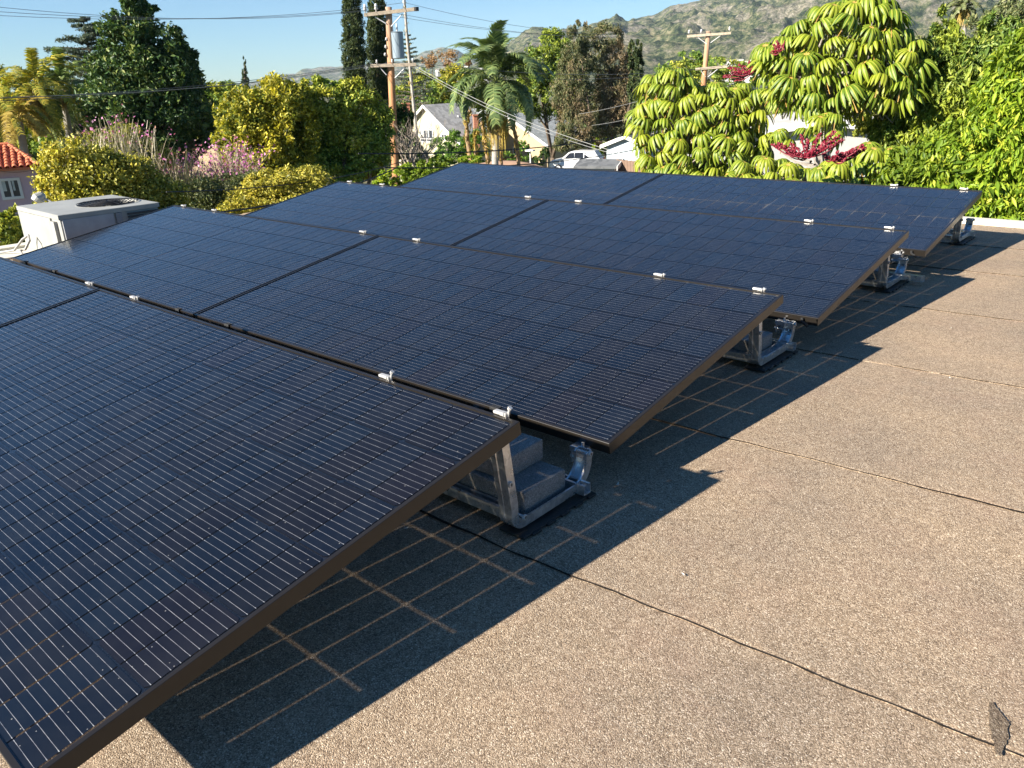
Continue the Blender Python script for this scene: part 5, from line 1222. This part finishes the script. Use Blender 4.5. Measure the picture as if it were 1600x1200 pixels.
# ------------------------------------------------------------------ white car
def car():
    dist = 63; a = at(902, 268, dist); t = thing('parked_car', 'white estate car parked beyond the low grey roof, under the eucalyptus trees', 'car', (a.x, a.y, a.z), yaw_for(900, -14))
    pr = [(-2.35, .35), (-2.36, .75), (-2.2, .95), (-1.2, 1.12), (-.55, 1.62), (.2, 1.72), (1.7, 1.70), (2.15, 1.15), (2.3, 1.05), (2.34, .40)]
    bm = bmesh.new(); prism(bm, None, [(x, -.9, z) for x, z in pr], [(x, .9, z) for x, z in pr]); bmesh.ops.recalc_face_normals(bm, faces=bm.faces)
    for v in bm.verts:
        if v.co.z > 1.3: v.co.y *= .80
    bmesh.ops.bevel(bm, geom=bm.edges[:], offset=.06, segments=2, affect='EDGES'); obj('body', bm, MAT['carpaint'], t, smooth=False)
    def sidewin(pts):
        bm = bmesh.new(); f = lambda z: -.90+.20*max(0, min(1, (z-1.08)/.62))-.012
        bm.faces.new([bm.verts.new((x, f(z)-.01, z)) for x, z in pts]); obj('side_window', bm, MAT['carglass'], t)
    sidewin([(-.95, 1.14), (-.1, 1.16), (-.1, 1.58), (-.5, 1.56)]); sidewin([(-.03, 1.16), (.75, 1.18), (.75, 1.60), (-.03, 1.58)]); sidewin([(.83, 1.18), (1.75, 1.20), (1.6, 1.56), (.83, 1.60)])
    for x in (-1.5, 1.45):
        for y in (-.84, .84):
            bm = bmesh.new(); tube(bm, [(x, y-.1, .34), (x, y+.1, .34)], .34, 20); w = obj('wheel', bm, MAT['tyre'], t)
            bm = bmesh.new(); tube(bm, [(x, y-.115, .34), (x, y+.115, .34)], .21, 12); obj('rim', bm, MAT['porc'], w)
    for y in (-.6, .6):
        bm = bmesh.new(); box(bm, -2.40, -2.30, y-.18, y+.18, .68, .82, .02); obj('headlight', bm, MAT['glass'], t)
        bm = bmesh.new(); box(bm, 2.24, 2.36, y-.14, y+.14, .9, 1.08, .02); obj('tail_light', bm, simple('red_lens', (.4, .02, .02), .3), t)
    bm = bmesh.new(); box(bm, -.1, 1.6, -.58, -.54, 1.74, 1.78); box(bm, -.1, 1.6, .54, .58, 1.74, 1.78); obj('roof_rail', bm, MAT['blackmetal'], t); t.scale = (.86, .9, .92)
car()

# ------------------------------------------------------------------ pink house with a tiled roof
PHD = 33
pa = at(62, 259, PHD); pr_ = at(31, 226, PHD+2.6); gzp = float(ground_z(pa.x, pa.y))
ph = thing('pink_house', 'pink stucco house with red barrel tile roof at the left edge', 'house', (pa.x, pa.y, gzp), yaw_for(62, 0)+math.radians(0))
He = pa.z-gzp; run = 2.6; rise = pr_.z-pa.z; Wd = 7.0
bm = bmesh.new(); box(bm, -Wd, -.06, .35, 6, -.3, He-.03); obj('wall', bm, MAT['pinkwall'], ph)
bm = bmesh.new(); hipx = -.85
bmv = [(-Wd-.3, 0, He), (0, 0, He), (hipx, run, He+rise), (-Wd-.3, run, He+rise)]; und = [(x, y, z-.10) for x, y, z in bmv]
bmv2 = [(0, 0, He), (0, run*2, He), (hipx, run, He+rise)]
prism(bm, None, und, [(x, y, z-.02) for x, y, z in bmv]); 
bm.faces.new([bm.verts.new((x, y, z-.02)) for x, y, z in bmv2]); bm.faces.new([bm.verts.new((x, y, z-.02)) for x, y, z in [(0, run*2, He), (-Wd-.3, run*2, He), (-Wd-.3, run, He+rise), (hipx, run, He+rise)]])
bmesh.ops.recalc_face_normals(bm, faces=bm.faces); obj('roof', bm, MAT['tile'], ph)
tl = bmesh.new(); sl_ = math.atan2(rise, run); tlen = .33; nrow = int(math.hypot(run, rise)/tlen)+1; seg = 5
for k in range(7): tl.verts.new((.085*math.cos(math.pi*k/6), 0, .085*math.sin(math.pi*k/6)))
tl.verts.ensure_lookup_table(); f0 = tl.verts[:]
f1 = [tl.verts.new((v.co.x*.78, tlen+.05, v.co.z*.78-.012)) for v in f0]
for k in range(6): tl.faces.new((f0[k], f0[k+1], f1[k+1], f1[k]))
f2_ = [tl.verts.new((v.co.x*.8, 0.001, v.co.z*.8)) for v in f0]
for k in range(6): tl.faces.new((f0[k+1], f0[k], f2_[k], f2_[k+1]))
tme = D.meshes.new('roof_tile'); tl.to_mesh(tme); tl.free(); tme.materials.append(MAT['tile'])
pitchx = .215; rr3 = random.Random(4)
for c_ in range(14):
    x = -.12-c_*pitchx
    for r_ in range(nrow):
        y = r_*tlen*math.cos(sl_)-.05
        if y > run*min(1, (-x)/(-hipx)) - .1 : continue
        o = D.objects.new('roof_tile', tme); C.objects.link(o); o.parent = ph; o.location = (x+rr3.uniform(-.01, .01), y, He+y*math.tan(sl_)+.005); o.rotation_euler = (sl_, 0, rr3.uniform(-.03, .03))
bm = bmesh.new()
for q in range(11):
    s0 = Vector((0, 0, He)).lerp(Vector((hipx, run, He+rise)), q/11); s1 = Vector((0, 0, He)).lerp(Vector((hipx, run, He+rise)), (q+1.1)/11); tube(bm, [s0, s1], [.10, .08], 7)
stuff(obj('hip_tiles', bm, MAT['tile'], ph))
bm = bmesh.new()
for q in range(16):
    tube(bm, [(hipx-q*.4, run, He+rise+.02), (hipx-(q+1.1)*.4, run, He+rise+.02)], [.10, .085], 7)
stuff(obj('ridge_tiles', bm, MAT['tile'], ph))
wx = -(62-24)*PHD/FPX*1.02; window(ph, wx, He-.72, .66, .72, .35, bars=1, low=False)
wirething('thin wire sagging across the pink house wall', [(-20, 262, PHD-.5), (62, 262, PHD-.5)], .008, 'cable', sag=.15)
print('OBJECT COUNT', len(D.objects), 'TRIS', sum(len(m.polygons) for m in D.meshes))
